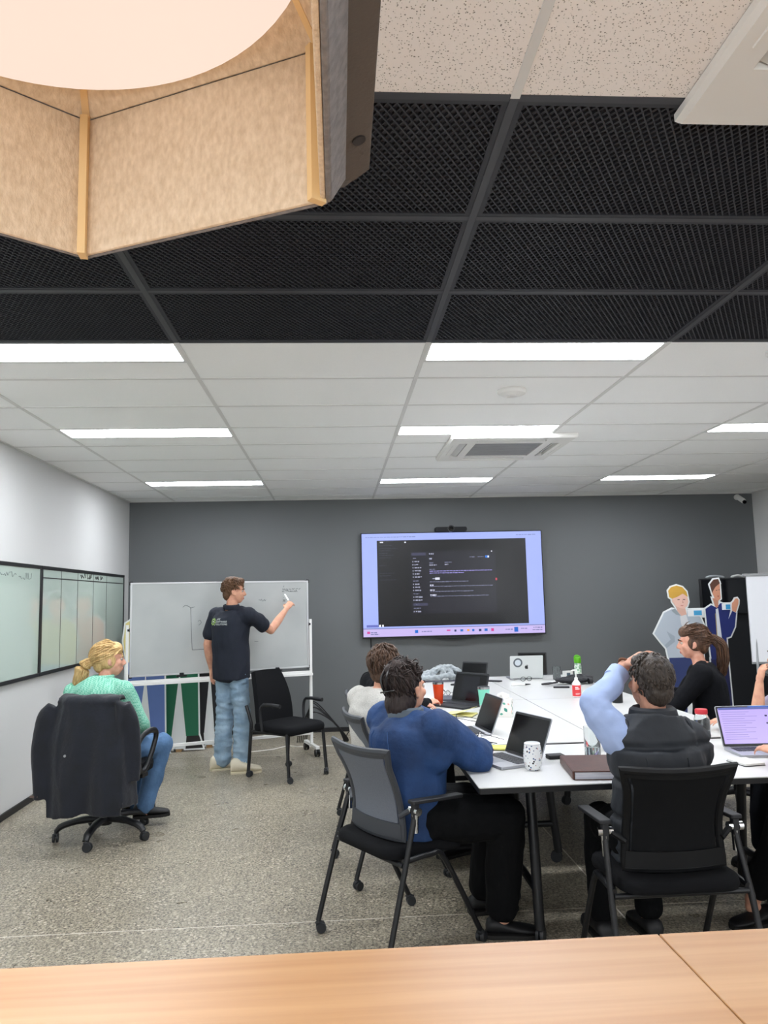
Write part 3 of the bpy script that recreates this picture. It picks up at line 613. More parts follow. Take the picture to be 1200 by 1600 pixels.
for k in range(6):
    a, b = k, k+1; th = .011
    def quad(Ra, za, Rb, zb, t, nm, mm, ins=.0):
        p = []
        for R, z in ((Ra, za), (Rb, zb)):
            for kk in (a, b):
                p.append(hexp(R, z, kk))
        q = [x.lerp((p[0]+p[1]+p[2]+p[3])/4, ins) for x in p]; nrm = (q[1]-q[0]).cross(q[2]-q[0]).normalized(); mid = (q[0]+q[1])/2; 
        if nrm.dot(V((mid.x, mid.y, 0))) < 0: nrm = -nrm
        vv = q+[x+nrm*t for x in q]
        return MB().add(vv, [(0, 1, 3, 2), (4, 6, 7, 5), (0, 4, 5, 1), (2, 3, 7, 6), (0, 2, 6, 4), (1, 5, 7, 3)]).build(nm, mm, pd, smooth=0, bevel=.002)
    quad(R6, 0, R6+.003, .2075, th*.6, 'inner_panel', m_felt); quad(R6+.003, .2085, .25, .40, th*.6, 'upper_panel', m_felt)
    quad(R6+.0085, .0, R6+.012, .206, th*.6, 'outer_panel', m_felto); quad(R6+.0125, .21, .26, .404, th*.5, 'outer_roof', m_felto)
    # riveted flange with chamfered ends along the foot of each panel
    A, B_ = hexp(R6+.014, .004, a), hexp(R6+.014, .004, b); e = (B_-A).normalized(); out = V(((A+B_).x, (A+B_).y, 0)).normalized(); L6 = (B_-A).length
    fy = (out*.45+V((0, 0, .89))).normalized(); fz = e.cross(fy)
    fl_ = MB().prism([(0, 0), (L6, 0), (L6+.012, .045), (-.012, .045)], -.003, .003, basis(A, e, fy, fz)).build('flange', m_felto, pd, bevel=.0015); fy0, fz0 = fy, fz; A2 = A+fy*.043; fy = (out*.95+V((0, 0, .30))).normalized(); fz = e.cross(fy)
    fl_ = MB().prism([(-.012, 0), (L6+.012, 0), (L6+.02, .012), (L6, .034), (0, .034), (-.02, .012)], -.003, .003, basis(A2, e, fy, fz)).build('rivet_strip', mat('felt_charcoal', '#5c5957', .95, bump=.2, bscale=200), pd, bevel=.0015)  # strip tone darkened to put the shade of this facet into the colour
    for s in (.07, L6-.07):
        c0 = A2+e*s+fy*.017; MB().cyl(c0-fz*.0052, c0+fz*.0052, .0085, n=14).build('rivet', mat('rivet_dark', '#2d2926', .5), fl_)
    # plywood rib at the corner
    c0 = hexp(R6-.012, 0, k); d = V((c0.x, c0.y, 0)).normalized(); s_ = V((-d.y, d.x, 0))
    rb = MB(); 
    for j in range(5): rb.add([c0+d*dd+s_*(j-2.5+q)*.0021+V((0, 0, z)) for z in (-.004, .205) for q in (0, 1) for dd in (-.004, .018)], [(0, 1, 3, 2), (4, 6, 7, 5), (0, 4, 5, 1), (2, 3, 7, 6), (0, 2, 6, 4), (1, 5, 7, 3)])
    rb.build('plywood_rib', m_ply, pd, smooth=0)
    tb = MB()
    for j in range(1): tb.add([hexp(R6+.003, .2, k)+s_*q*.005+V((0, 0, z)) for z in (0, .01) for q in (-1, 1)]+[hexp(.25, .40, k)+s_*q*.005+V((0, 0, z)) for z in (0, .01) for q in (-1, 1)], [(0, 1, 3, 2), (4, 6, 7, 5), (0, 4, 5, 1), (2, 3, 7, 6), (0, 2, 6, 4), (1, 5, 7, 3)])
    tb.build('plywood_rib', m_ply, pd, smooth=0)
m_diff = mat('lamp_diffuser_opal', '#ffe6d6', .5, emit=.20)
MB().lathe([(.0005, .200), (.306, .207), (.312, .210), (.312, .216), (.0005, .22)], 72).build('diffuser_disc', m_diff, pd)
MB().lathe([(.0005, .40), (.25, .40), (.25, .408), (.0005, .408)], 6).build('top_plate', m_felto, pd)
MB().cyl((0, 0, .408), (0, 0, CEIL-2.053), .004, n=8).build('cord', m_plk, pd); MB().lathe([(.0005, CEIL-2.053-.03), (.05, CEIL-2.053-.03), (.05, CEIL-2.053+.003), (.0005, CEIL-2.053+.003)], 24).build('ceiling_rose', m_plw, pd)
MB().lathe([(.02, .22), (.02, .40)], 12).build('lamp_stem', m_plw, pd)
# ---- wooden bench in front of the camera
bn = thing('wooden_bench_table', 'pale wood bench table along the bottom edge of the picture', 'table', (0, .0, 0))
def oak():
    m = mat('light_oak', '#c98f5c', .38); N = m.node_tree.nodes; L = m.node_tree.links; B = N['Principled BSDF']
    tc = N.new('ShaderNodeTexCoord'); mp = N.new('ShaderNodeMapping'); mp.inputs['Scale'].default_value = (.9, 26, 26); L.new(tc.outputs['Object'], mp.inputs[0])
    n1 = N.new('ShaderNodeTexNoise'); n1.inputs['Scale'].default_value = 1.6; n1.inputs['Detail'].default_value = 7; L.new(mp.outputs[0], n1.inputs['Vector'])
    mp2 = N.new('ShaderNodeMapping'); mp2.inputs['Scale'].default_value = (.35, 5, 5); L.new(tc.outputs['Object'], mp2.inputs[0])
    n2 = N.new('ShaderNodeTexNoise'); n2.inputs['Scale'].default_value = 1.5; n2.inputs['Detail'].default_value = 4; L.new(mp2.outputs[0], n2.inputs['Vector'])
    r1 = N.new('ShaderNodeValToRGB'); r1.color_ramp.elements[0].position = .3; r1.color_ramp.elements[1].position = .7; r1.color_ramp.elements[0].color = H('#ad7848'); r1.color_ramp.elements[1].color = H('#d0a06f'); L.new(n1.outputs['Fac'], r1.inputs[0])
    r2 = N.new('ShaderNodeValToRGB'); r2.color_ramp.elements[0].position = .3; r2.color_ramp.elements[1].position = .75; r2.color_ramp.elements[0].color = H('#c28e59'); r2.color_ramp.elements[1].color = H('#dcb07f'); L.new(n2.outputs['Fac'], r2.inputs[0])
    x = N.new('ShaderNodeMix'); x.data_type = 'RGBA'; x.inputs[0].default_value = .55; L.new(r1.outputs[0], x.inputs[6]); L.new(r2.outputs[0], x.inputs[7]); L.new(x.outputs[2], B.inputs['Base Color'])
    return m
m_oak = oak()
for x0, x1 in ((-1.3, .5135), (.5155, 2.3)):
    MB().box(x0, x1, .02, 1.281, .965, 1.0).build('top_board', m_oak, bn, bevel=.002)
for x in (-1.2, .5, 2.2):
    for y in (.12, 1.12): MB().box(x-.03, x+.03, y-.03, y+.03, 0, .905).build('leg', m_plk, bn)
MB().box(-1.25, 2.25, .1, .14, .905, .965).box(-1.25, 2.25, 1.1, 1.14, .905, .965).build('apron', m_plk, bn)
# ================================================================== tables and chairs
m_lam = mat('white_laminate', '#cfcfcd', .3); m_tub = mat('black_powder_coat', '#111215', .42); m_edge = mat('black_table_edge', '#0f0f11', .5)
m_seat = mat('black_seat_fabric', '#0d0e11', .9, bump=.25, bscale=500, spec=.25); m_gmesh = mat('grey_back_mesh', '#6d727b', .75, col2='#60656d', scale=400, bump=.3, bscale=600)
m_kmesh = mat('black_back_mesh', '#0b0c0e', .85, bump=.3, bscale=600, spec=.25); m_frameg = mat('charcoal_frame', '#3a3d42', .5); m_pad = mat('arm_pad_black', '#1d1e21', .55); m_whl = mat('castor_wheel', '#25272a', .5)
def castor(parent, x, y, r=.024, w=.016, name='castor', ang=0):
    m = MB(); M_ = Matrix.Translation((x, y, 0)) @ Matrix.Rotation(ang, 4, 'Z')
    for s in (-1, 1): m.cyl((s*.004, .012, r), (s*(.004+w), .012, r), r, r*.93, 16, M=M_)
    m.cyl((-.006-w*.6, .012, r), (.006+w*.6, .012, r), r*.35, n=10, M=M_); m.cyl((0, 0, r*1.1), (0, 0, r*2+.016), .009, n=10, M=M_)
    m.tube([(0, .026, r*1.6), (0, .0, r*2.05), (0, -.012, r*1.7)], [.009, .013, .009], 8, M=M_); return m.build(name, m_whl, parent)
def table(loc, rz, lab):
    t = thing('folding_table', lab, 'table', (loc[0], loc[1], 0), rz, 'white wheeled tables pushed together'); L, W = 1.778, .884; Zt = .735
    MB().prism(rrect(-L/2, L/2, -W/2, W/2, .012), Zt-.004, Zt).build('table_top', m_lam, t)
    MB().prism(rrect(-L/2-.001, L/2+.001, -W/2-.001, W/2+.001, .012), Zt-.028, Zt-.0042).build('edge_band', m_edge, t)
    MB().box(-.62, .62, -.03, .03, Zt-.075, Zt-.03).build('crossbeam', m_tub, t, bevel=.004)
    for sx in (-1, 1):
        x = sx*.60
        for sy in (-1, 1):
            MB().tube([(x, sy*.16, Zt-.032), (x, sy*.2, .4), (x, sy*.235, .06)], .024, 12).build('leg', m_tub, t); c = castor(t, x, sy*.235, .034, .014, ang=.5*sy)
            MB().cyl((x-.035, sy*.16, Zt-.05), (x+.035, sy*.16, Zt-.05), .012).build('bolt', m_alu, t)
        MB().tube([(x, -.205, .22), (x, .205, .22)], .018, 10).build('foot_rail', m_tub, t); MB().box(x-.03, x+.03, -.36, .36, Zt-.05, Zt-.029).build('top_bracket', m_tub, t, bevel=.003)
    return t
table((1.487, 3.795), 0, 'near white wheeled table, with the speckled cup and brown folder on it')
table((1.035, 5.175), PI/2, 'white wheeled table with the tissue box, in the middle of the left row')
table((1.035, 6.96), PI/2, 'white wheeled table with the grey blanket at its far end')
table((1.925, 5.175), PI/2, 'white wheeled table under the red hand wash bottle')
table((1.925, 6.96), PI/2, 'white wheeled table carrying the silver laptop with round sticker')
# ---- nesting chair with mesh back, arms and castors (faces +Y)
def back_fn(w0=.197, w1=.212, z0=.50, z1=.875):
    def fn(u, v):
        s = 2*u-1; z = z0+(z1-z0)*v; w_ = (w0+(w1-w0)*v)*(1-.10*math.sin(PI*v*.9))+(.018*max(0, v-.82)/.18 if v > .82 else 0); y = -.15-.085*v+.03*math.sin(PI*min(1, v*1.1))
        y += .035*(s*s)*(1-.3*v)
        return V((s*w_, y, z+(.012*s*s if v > .9 else 0)))
    return fn
def nesting_chair(lab, loc, rz, mesh_m, frame_m):
    t = thing('nesting_chair', lab, 'chair', (loc[0], loc[1], 0), rz, 'wheeled meeting chairs at the tables'); fn = back_fn()
    grid_surface(lambda u, v: fn(.06+.88*u, .14+.80*v), 14, 14, .006).build('back_mesh', mesh_m, t)
    ring = []
    for k in range(12): ring.append(fn(k/12, 1))
    for k in range(14): ring.append(fn(1, 1-k/14))
    for k in range(12): ring.append(fn(1-k/12, 0))
    for k in range(14): ring.append(fn(0, k/14))
    MB().tube(ring, .013, 8, closed=True, flat=1.3).build('back_frame', frame_m, t)
    grid_surface(lambda u, v: fn(u, .01+.16*v)+V((0, -.006, 0)), 14, 3, .018).build('lumbar_band', frame_m, t)
    grid_surface(lambda u, v: fn(.02+.96*u, .93+.07*v)+V((0, -.003, 0)), 14, 2, .014).build('top_band', frame_m, t)
    st = MB(); rings = []
    for z, k in ((.425, .9), (.432, .985), (.45, 1.0), (.468, .985), (.478, .93), (.48, .80)):
        rings.append([(x*k, y*k+.0, z+.012*(y > .12)*-1) for x, y in rrect(-.238, .238, -.225, .235, .09, 6)])
    st.loft(rings); st.build('seat', m_seat, t, smooth=60)
    MB().box(-.2, .2, -.16, .18, .405, .428).build('seat_pan', m_tub, t, bevel=.006)
    for s in (-1, 1):
        MB().tube([(s*.262, -.10, .615), (s*.273, -.17, .40), (s*.28, -.275, .055)], [.0125]*3, 12).build('leg', m_tub, t)
        MB().tube(catmull([(s*.262, -.17, .43), (s*.262, -.02, .435), (s*.262, .06, .40), (s*.268, .25, .055)], 4), .0125, 10).build('leg', m_tub, t)
        for y in (-.275, .25): castor(t, s*(.28 if y < 0 else .268), y, ang=.4*s)
        MB().prism(rrect(-.024, .024, -.03, .26, .012), 0, .016, Matrix.Translation((s*.262, -.095, .662)) @ Matrix.Rotation(-.05, 4, 'X')).build('arm_pad', m_pad, t, bevel=.004)
        MB().box(s*.262-.012, s*.262+.012, -.115, -.083, .60, .664).build('arm_bracket', m_pad, t, bevel=.003)
        MB().cyl((s*.262, -.10, .54), (s*.262, -.10, .618), .0135, .0155, 14).build('chrome_collar', m_chrome, t)
        MB().cyl((s*.262-.03, -.10, .632), (s*.262-.013, -.10, .632), .017).cyl((s*.262+.013, -.10, .632), (s*.262+.03, -.10, .632), .017).build('hinge', m_chrome, t)
        MB().tube([(s*.24, -.105, .632), (s*.19, -.13, .60)], .012, 8).build('back_link', frame_m, t)
    MB().tube([(-.262, -.17, .415), (.262, -.17, .415)], .011, 10).build('crossbar', m_tub, t)
    return t
nesting_chair('grey mesh chair the person in the denim jacket sits on', (.27, 3.70), math.radians(-58), m_gmesh, m_frameg)
nesting_chair('grey mesh chair under the person in the pale grey jumper', (.285, 4.62), math.radians(-77), m_gmesh, m_frameg)
nesting_chair('grey mesh chair mostly hidden behind the pale grey jumper', (.30, 5.5), math.radians(-82), m_gmesh, m_frameg)
nesting_chair('black mesh chair the man in the quilted vest sits on', (1.29, 3.13), 0, m_kmesh, mat('black_frame', '#0a0b0d', .55, spec=.3))
nesting_chair('black mesh chair at the right edge, next to the quilted vest man', (2.35, 3.0), math.radians(24), m_kmesh, mat('black_frame'))
nesting_chair('black mesh chair beyond the right edge of the tables, by the violet laptop', (2.95, 4.25), math.radians(88), m_kmesh, mat('black_frame'))
# ---- padded chair of the ponytail person
pc = thing('padded_chair', 'black padded chair behind the person with the brown ponytail', 'chair', (2.86, 5.5, 0), math.radians(82), 'wheeled meeting chairs at the tables')
for z0, z1 in ((.52, .66), (.665, .80), (.805, .93)):
    MB().loft([[(x*k, -.25-(z0+z1-1.0)*.06+y, z0+(z1-z0)*q) for x, y in rrect(-.22, .22, -.035, .035, .03, 4)] for q, k in ((0, .94), (.12, 1), (.5, 1.02), (.88, 1), (1, .94))]).build('back_cushion', m_seat, pc, smooth=60)
MB().loft([[(x*k, y*k, z) for x, y in rrect(-.24, .24, -.22, .24, .08, 5)] for z, k in ((.40, .93), (.415, 1), (.455, 1), (.475, .93))]).build('seat', m_seat, pc, smooth=60)
MB().box(-.03, .03, -.285, -.265, .35, .75).build('back_bar', m_tub, pc, bevel=.005); MB().cyl((0, 0, .1), (0, 0, .4), .028).build('column', m_tub, pc)
for k in range(5):
    a = k*2*PI/5+.3; d = V((math.cos(a), math.sin(a), 0)); MB().tube([d*.03+V((0, 0, .12)), d*.2+V((0, 0, .10)), d*.29+V((0, 0, .075))], [.024, .02, .016], 8).build('base_arm', m_tub, pc); castor(pc, d.x*.29, d.y*.29, ang=a)
# ---- empty chair in front of the whiteboard
vc = thing('visitor_chair', 'empty black chair on castors in front of the whiteboard', 'chair', (-.455, 7.08, 0), math.atan2(-.415, -.375))
def vback(u, v):
    s = 2*u-1; w_ = .225*(1-.28*v**2.2)*(1-.06*(1-v)); return V((s*w_, -.20-.12*v+.025*math.sin(PI*v)+.03*s*s, .475+.44*v))
grid_surface(vback, 16, 14, .045).build('backrest', m_seat, vc, smooth=60)
MB().loft([[(x*k, y*k+.01, z+(.0 if y < .1 else -.015*(y-.1)/.13)) for x, y in rrect(-.25, .25, -.23, .24, .07, 6)] for z, k in ((.405, .93), (.415, .985), (.44, 1.0), (.462, .985), (.476, .92), (.48, .8))]).build('seat', m_seat, vc, smooth=60)
for s in (-1, 1):
    MB().tube(catmull([(s*.235, -.30, .62), (s*.235, -.245, .5), (s*.236, -.235, .42), (s*.243, -.265, .055)], 4), .015, 10).build('leg', m_tub, vc)
    MB().tube([(s*.225, .21, .41), (s*.235, .24, .055)], .015, 10).build('leg', m_tub, vc)
    MB().tube([(s*.235, -.24, .40), (s*.225, .21, .40)], .012, 8).build('seat_rail', m_tub, vc)
    MB().tube(catmull([(s*.262, -.06, .42), (s*.27, -.075, .56), (s*.272, -.055, .635), (s*.27, .02, .65), (s*.265, .17, .645)], 5), [.013]*12+[.016]*5+[.018]*4, 10, flat=1.0).build('armrest', m_pad, vc)
    MB().tube([(s*.25, -.06, .42), (s*.2, -.06, .41)], .011, 8).build('arm_bracket', m_tub, vc)
    castor(vc, s*.243, -.265, .028, ang=.3); castor(vc, s*.235, .24, .028, ang=.9*s)
# ---- office swivel chair with a coat over its back
oc = thing('office_chair', 'black swivel office chair with a dark coat hung over its back', 'chair', (-1.585, 5.45, 0), math.radians(-12))
for k in range(5):
    a = k*2*PI/5+math.radians(48+12); d = V((math.cos(a), math.sin(a), 0))
    MB().tube(catmull([d*.03+V((0, 0, .125)), d*.15+V((0, 0, .125)), d*.27+V((0, 0, .10)), d*.31+V((0, 0, .065))], 4), [.03]*5+[.026]*5+[.022]*3, 10, flat=.8).build('base_arm', m_tub, oc); castor(oc, d.x*.31, d.y*.31, .03, .015, ang=a)
MB().lathe([(.04, .085), (.045, .1), (.045, .15), (.03, .16), (.03, .30), (.02, .31), (.02, .40)], 18).build('gas_column', m_tub, oc)
MB().box(-.1, .1, -.12, .12, .385, .41).build('tilt_mechanism', m_tub, oc, bevel=.01); MB().tube([(.08, .02, .395), (.26, .03, .39)], .007, 8).build('lever', m_tub, oc)
MB().loft([[(x*k, y*k+.02, z) for x, y in rrect(-.25, .25, -.24, .25, .1, 6)] for z, k in ((.405, .92), (.415, .98), (.45, 1.0), (.475, .98), (.487, .9), (.489, .78))]).build('seat', m_seat, oc, smooth=60)
grid_surface(lambda u, v: V(((2*u-1)*.215*(1-.1*v*v), -.19-.05*v+.035*(2*u-1)**2, .53+.40*v)), 12, 12, .05).build('backrest', m_seat, oc, smooth=60)
MB().tube(catmull([(0, -.05, .39), (0, -.22, .40), (0, -.25, .5), (0, -.25, .75)], 5), .022, 8, flat=.5).build('back_bar', m_tub, oc)
for s in (-1, 1):
    MB().tube(catmull([(s*.27, -.06, .45), (s*.285, -.12, .54), (s*.29, -.13, .63), (s*.29, -.04, .685), (s*.288, .1, .69), (s*.285, .15, .64), (s*.28, .06, .50), (s*.272, .0, .44)], 5, True), [.016]*40, 10, closed=True, flat=1.25).build('arm_loop', m_tub, oc)
    MB().box(s*.2 if s > 0 else -.285, .285 if s > 0 else -.2, -.05, .03, .40, .425).build('arm_bracket', m_tub, oc)
coat = thing('coat', 'dark navy coat draped over the swivel office chair', 'coat', (-1.585, 5.45, 0), math.radians(-12))
m_coat = mat('navy_coat_cloth', '#151924', .85, col2='#10131b', scale=9, bump=.35, bscale=40, sheen=.15)
cm = MB()
def coat_pt(u, v):      # v 0 = front over the top, 1 = hem at the back
    s = 2*u-1
    if v < .18: q = v/.18; a = PI*q; z = .925+.03*math.sin(a); y = -.17-.12*(1-math.cos(a))/2+.03*s*s; w_ = .215
    else: q = (v-.18)/.82; z = .925-q*.70; y = -.29-.035*math.sin(q*PI)-.015*q+.06*s*s*(1-q)+.018*math.sin(s*6.5+q)*q; w_ = .215+.04*math.sin(min(1, q*1.2)*PI/2)
    return V((s*w_, y, z-.02*abs(s)*(v > .9)+.015*s*(v > .5)))
cm2 = grid_surface(coat_pt, 26, 34, .03); cm.add(cm2.v, cm2.f)
cm3 = grid_surface(lambda u, v: V((.222+.055*v+.02*u, -.285+.13*u-.04*v*(1-u), .925-.66*v)), 8, 16, .028); cm.add(cm3.v, cm3.f)
cm.tube(catmull([(-.24, -.25, .90), (-.285, -.26, .80), (-.305, -.28, .64), (-.30, -.29, .48), (-.29, -.295, .32)], 5), interp([.05, .07, .068, .062, .06], 21), 14, flat=.62, ref=(0, 1, 0))
cm.tube(catmull([(.24, -.24, .90), (.285, -.23, .78), (.30, -.22, .6), (.29, -.22, .42)], 5), interp([.05, .065, .06, .055], 16), 14, flat=.62, ref=(0, 1, 0))
def wr_disp(seed, amp, sc, st=(1, 1, 1)):
    def d(co, nr):
        out = np.empty(len(co)); n = mnoise.noise; a, b, c = sc*st[0], sc*st[1], sc*st[2]; L = co.tolist()
        for i, (x, y, z) in enumerate(L):
            k = n((x*a+seed, y*b, z*c)); out[i] = (1-2*abs(k))*.6+n((x*a*2.3, y*b*2.3+seed, z*c*2.3))*.4
        return (out-.36)*amp
    return d
solid('cloth', cm, m_coat, coat, .009, 8, wr_disp(3, .020, 7, (1, 1, .16)))
MB().cyl((-.10, -.345, .60), (-.10, -.352, .60), .008, n=12).build('button', m_alu, coat); MB().box(-.345, -.29, -.336, -.331, .335, .347).build('cuff_strap', mat('strap_grey', '#5a4a44', .6), coat)
# ================================================================== people
def skin_m(n, c, c2): return mat('skin_'+n, c, .55, col2=c2, scale=30, spec=.3)
def ring_ell(c, side, tang, rx, ry, n=22, p=2.5):
    side = V(side); t = V(tang).normalized(); fwd = t.cross(side).normalized()*-1; sd = fwd.cross(t).normalized(); sd = sd if sd.dot(side) > 0 else -sd; out = []
    for j in range(n):
        a = 2*PI*j/n; ca, sa = math.cos(a), math.sin(a); out.append(V(c)+sd*rx*math.copysign(abs(ca)**(2/p), ca)+fwd*ry*math.copysign(abs(sa)**(2/p), sa))
    return out
def torso(mb, spine, sizes, sides, grow=0, n=18):
    P = catmull(spine, n//(len(spine)-1)); k = len(P); S = interp(sizes, k); rings = []
    for i in range(k):
        t = P[min(i+1, k-1)]-P[max(i-1, 0)]; f = i/(k-1); sd = V(sides[0]).lerp(V(sides[1]), f); rings.append(ring_ell(P[i], sd, t, S[i][0]+grow, S[i][1]+grow))
    mb.loft(rings); mb.ell(P[0], (S[0][0]*.9+grow, S[0][1]*.9+grow, .04)); return P
def limb(mb, pts, radii, grow=0, n=6, flat=1):
    P = catmull(pts, n); R = [r+grow for r in interp(radii, len(P))]; mb.tube(P, R, 14, flat=flat); mb.ell(P[0], R[0]); mb.ell(P[-1], R[-1])
def hand(mb, wrist, f, palm, thumb, curl=.5, sc=1.0, spread=.10, pinch=0):
    """palm and five fingers; f finger direction, palm = where the palm faces, thumb = side the thumb leaves"""
    f = V(f).normalized(); t = V(thumb); t = (t-f*t.dot(f)).normalized(); pn = V(palm); pn = (pn-f*pn.dot(f)-t*pn.dot(t)); pn = pn.normalized() if pn.length > 1e-4 else f.cross(t); W = V(wrist)
    rg = []
    for d, rx, ry in ((-.01, .024, .019), (.02, .030, .017), (.05, .038, .015), (.08, .040, .013), (.094, .036, .010)):
        rg.append([W+f*d*sc+(t*math.cos(a)*rx+pn*math.sin(a)*ry)*sc for a in [2*PI*j/14 for j in range(14)]])
    mb.loft(rg)
    for i, (L, r) in enumerate(((.071, .0085), (.079, .0088), (.073, .0084), (.057, .0075))):
        o = .031-.0205*i; b = W+(f*(.088-.004*abs(i-1))+t*o)*sc; d = (f+t*spread*(1.5-i)*.7).normalized(); cu = curl*(1+.12*i) if not (pinch and i == 0) else curl*.8; a = cu*.6; pts = [b-d*.012*sc]; q = b
        for s, fr in enumerate((.44, .31, .25)):
            dd = d*math.cos(a)+pn*math.sin(a); q2 = q+dd*L*fr*sc; pts.append(q); q = q2; a += cu*.75
        pts.append(q)
        for k in range(len(pts)-1): mb.rod(pts[k], pts[k+1], r*sc*(1-.06*k), r*sc*(1-.06*(k+1)), 8, 2)
    b = W+(f*.022+t*.026)*sc; d = (f*.62+t*.72+pn*.32).normalized(); d2 = (f*.85+t*.25+pn*(.35+.4*curl)).normalized(); d3 = (f*.8+t*(-.05-.2*pinch)+pn*(.4+.5*curl)).normalized()
    p1 = b+d*.042*sc; p2 = p1+d2*.032*sc; p3 = p2+d3*.026*sc; mb.rod(b, p1, .014*sc, .011*sc, 8, 2); mb.rod(p1, p2, .0108*sc, .0098*sc, 8, 2); mb.rod(p2, p3, .0098*sc, .008*sc, 8, 2)
    return W+f*.09*sc
def head_mb(mb, c, R, sc=1.0, beard=False):
    Q = Matrix.Translation(c) @ R.to_4x4() @ Matrix.Scale(sc, 4)
    mb.ell((0, -.015, .028), (.074, .094, .090), 20, Q); mb.ell((0, .022, -.03), (.062, .068, .082), 18, Q); mb.ell((0, .036, -.078), (.040, .042, .034), 14, Q); mb.ell((0, -.01, -.05), (.058, .06, .05), 14, Q)
    mb.rod((0, .085, .008), (0, .103, -.026), .0085, .0125, 8, 3, Q); mb.ell((0, .094, -.032), (.017, .014, .010), 10, Q); mb.ell((0, .077, .022), (.048, .014, .012), 12, Q)
    for s in (-1, 1):
        mb.ell((s*.040, .062, -.022), (.022, .02, .022), 10, Q); mb.ell((s*.076, -.006, -.008), (.010, .021, .031), 10, Q, Matrix.Rotation(s*.25, 3, 'Z')); mb.ell((s*.073, .004, -.032), (.008, .010, .011), 8, Q)
    mb.ell((0, .080, -.060), (.024, .012, .009), 10, Q); mb.ell((0, .077, -.072), (.021, .011, .008), 10, Q); return Q
def face_parts(Q, parent, brow='#3a2a20', lip='#b0706a', eye='#3c2f28'):
    e = MB(); ir = MB(); lp = MB(); br = MB()
    for s in (-1, 1):
        MB().ell((s*.031, .076, .004), (.0125, .0105, .0095), 12, Q).build('eye', mat('eye_white', '#b5aca3', .35), parent); MB().ell((s*.031, .0835, .004), (.0052, .004, .0056), 10, Q).build('iris', mat('iris'+eye.strip('#'), eye, .15), parent)
        MB().tube(catmull([(s*.014, .091, .021), (s*.032, .089, .027), (s*.05, .077, .021)], 4), [.002]+[.0036]*7+[.0018], 6, M=Q).build('eyebrow', mat('brow'+brow.strip('#'), brow, .8), parent)
    MB().ell((0, .0885, -.0605), (.021, .006, .0042), 12, Q).ell((0, .0865, -.0685), (.018, .006, .005), 12, Q).build('lips', mat('lip'+lip.strip('#'), lip, .45), parent)
def hair_cap(mb, Q, extra=(), g=1.0):
    mb.ell((0, -.034, .036), (.083*g, .088*g, .092*g), 20, Q); mb.ell((0, -.068, -.025), (.066*g, .045*g, .062*g), 16, Q); mb.ell((0, .015, .075), (.066*g, .062*g, .052*g), 16, Q)
    for c, r in extra: mb.ell(c, r, 14, Q)
def tufts(mb, Q, n, seed, flow=(0, -.3, -1), L=.04, r=.006, curl=.0, zmin=-.06, lift=.3, front=.06, g=1.0, side=5):
    rr = random.Random(seed); flow = V(flow)
    for _ in range(n*6):
        if n <= 0: break
        d = V((rr.gauss(0, 1), rr.gauss(0, 1), rr.gauss(0, 1))).normalized(); p = V((d.x*.082*g, d.y*.098*g-.02, d.z*.096*g+.034))
        if p.z < zmin or p.y > front or (p.y > .03 and p.z < .06) or (abs(p.x) > .06 and p.y > -.01 and p.z < .03): continue
        n -= 1; nr = V((p.x/.0067, (p.y+.02)/.0096, (p.z-.034)/.0092)).normalized(); fl = flow+V((rr.gauss(0, 1), rr.gauss(0, 1), rr.gauss(0, 1)))*curl; fl = (fl-nr*fl.dot(nr)); fl = fl.normalized() if fl.length > 1e-5 else V((1, 0, 0)); sd = nr.cross(fl)
        ln = L*rr.uniform(.6, 1.25); q = rr.uniform(-1, 1)*curl*.5; pts = [p-nr*.006, p+fl*ln*.33+nr*ln*lift*.5, p+fl*ln*.7+sd*ln*q*.5+nr*ln*lift*.35, p+fl*ln+sd*ln*q-nr*ln*.15]
        mb.tube(catmull(pts, 2), interp([r*.8, r, r*.8, r*.15], 7), side, M=Q)
def hair_m(n, c, c2): return mat('hair_'+n, c, .5, col2=c2, scale=1, stretch=(55, 55, 9), detail=4, bump=.5, bscale=1, bstretch=(160, 160, 14), ramp=(.3, .7), spec=.4)
def strands(mb, path, n, seed, rad, r=.004, taper=.3, wav=.006):
    rr = random.Random(seed); P = [V(p) for p in path]
    for _ in range(n):
        a = rr.uniform(0, 2*PI); q = math.sqrt(rr.random()); pts = []; ph = rr.uniform(0, 6)
        for i, p in enumerate(P):
            t = P[min(i+1, len(P)-1)]-P[max(i-1, 0)]; x, y, _d = frame_of(t); rd = rad[i]*q; pts.append(p+(x*math.cos(a)+y*math.sin(a))*rd+V((math.sin(ph+i*1.7), math.cos(ph*1.3+i*1.4), 0))*wav*(i/len(P)))
        pts = catmull(pts, 3); mb.tube(pts, interp([r, r, r*taper], len(pts)), 5)
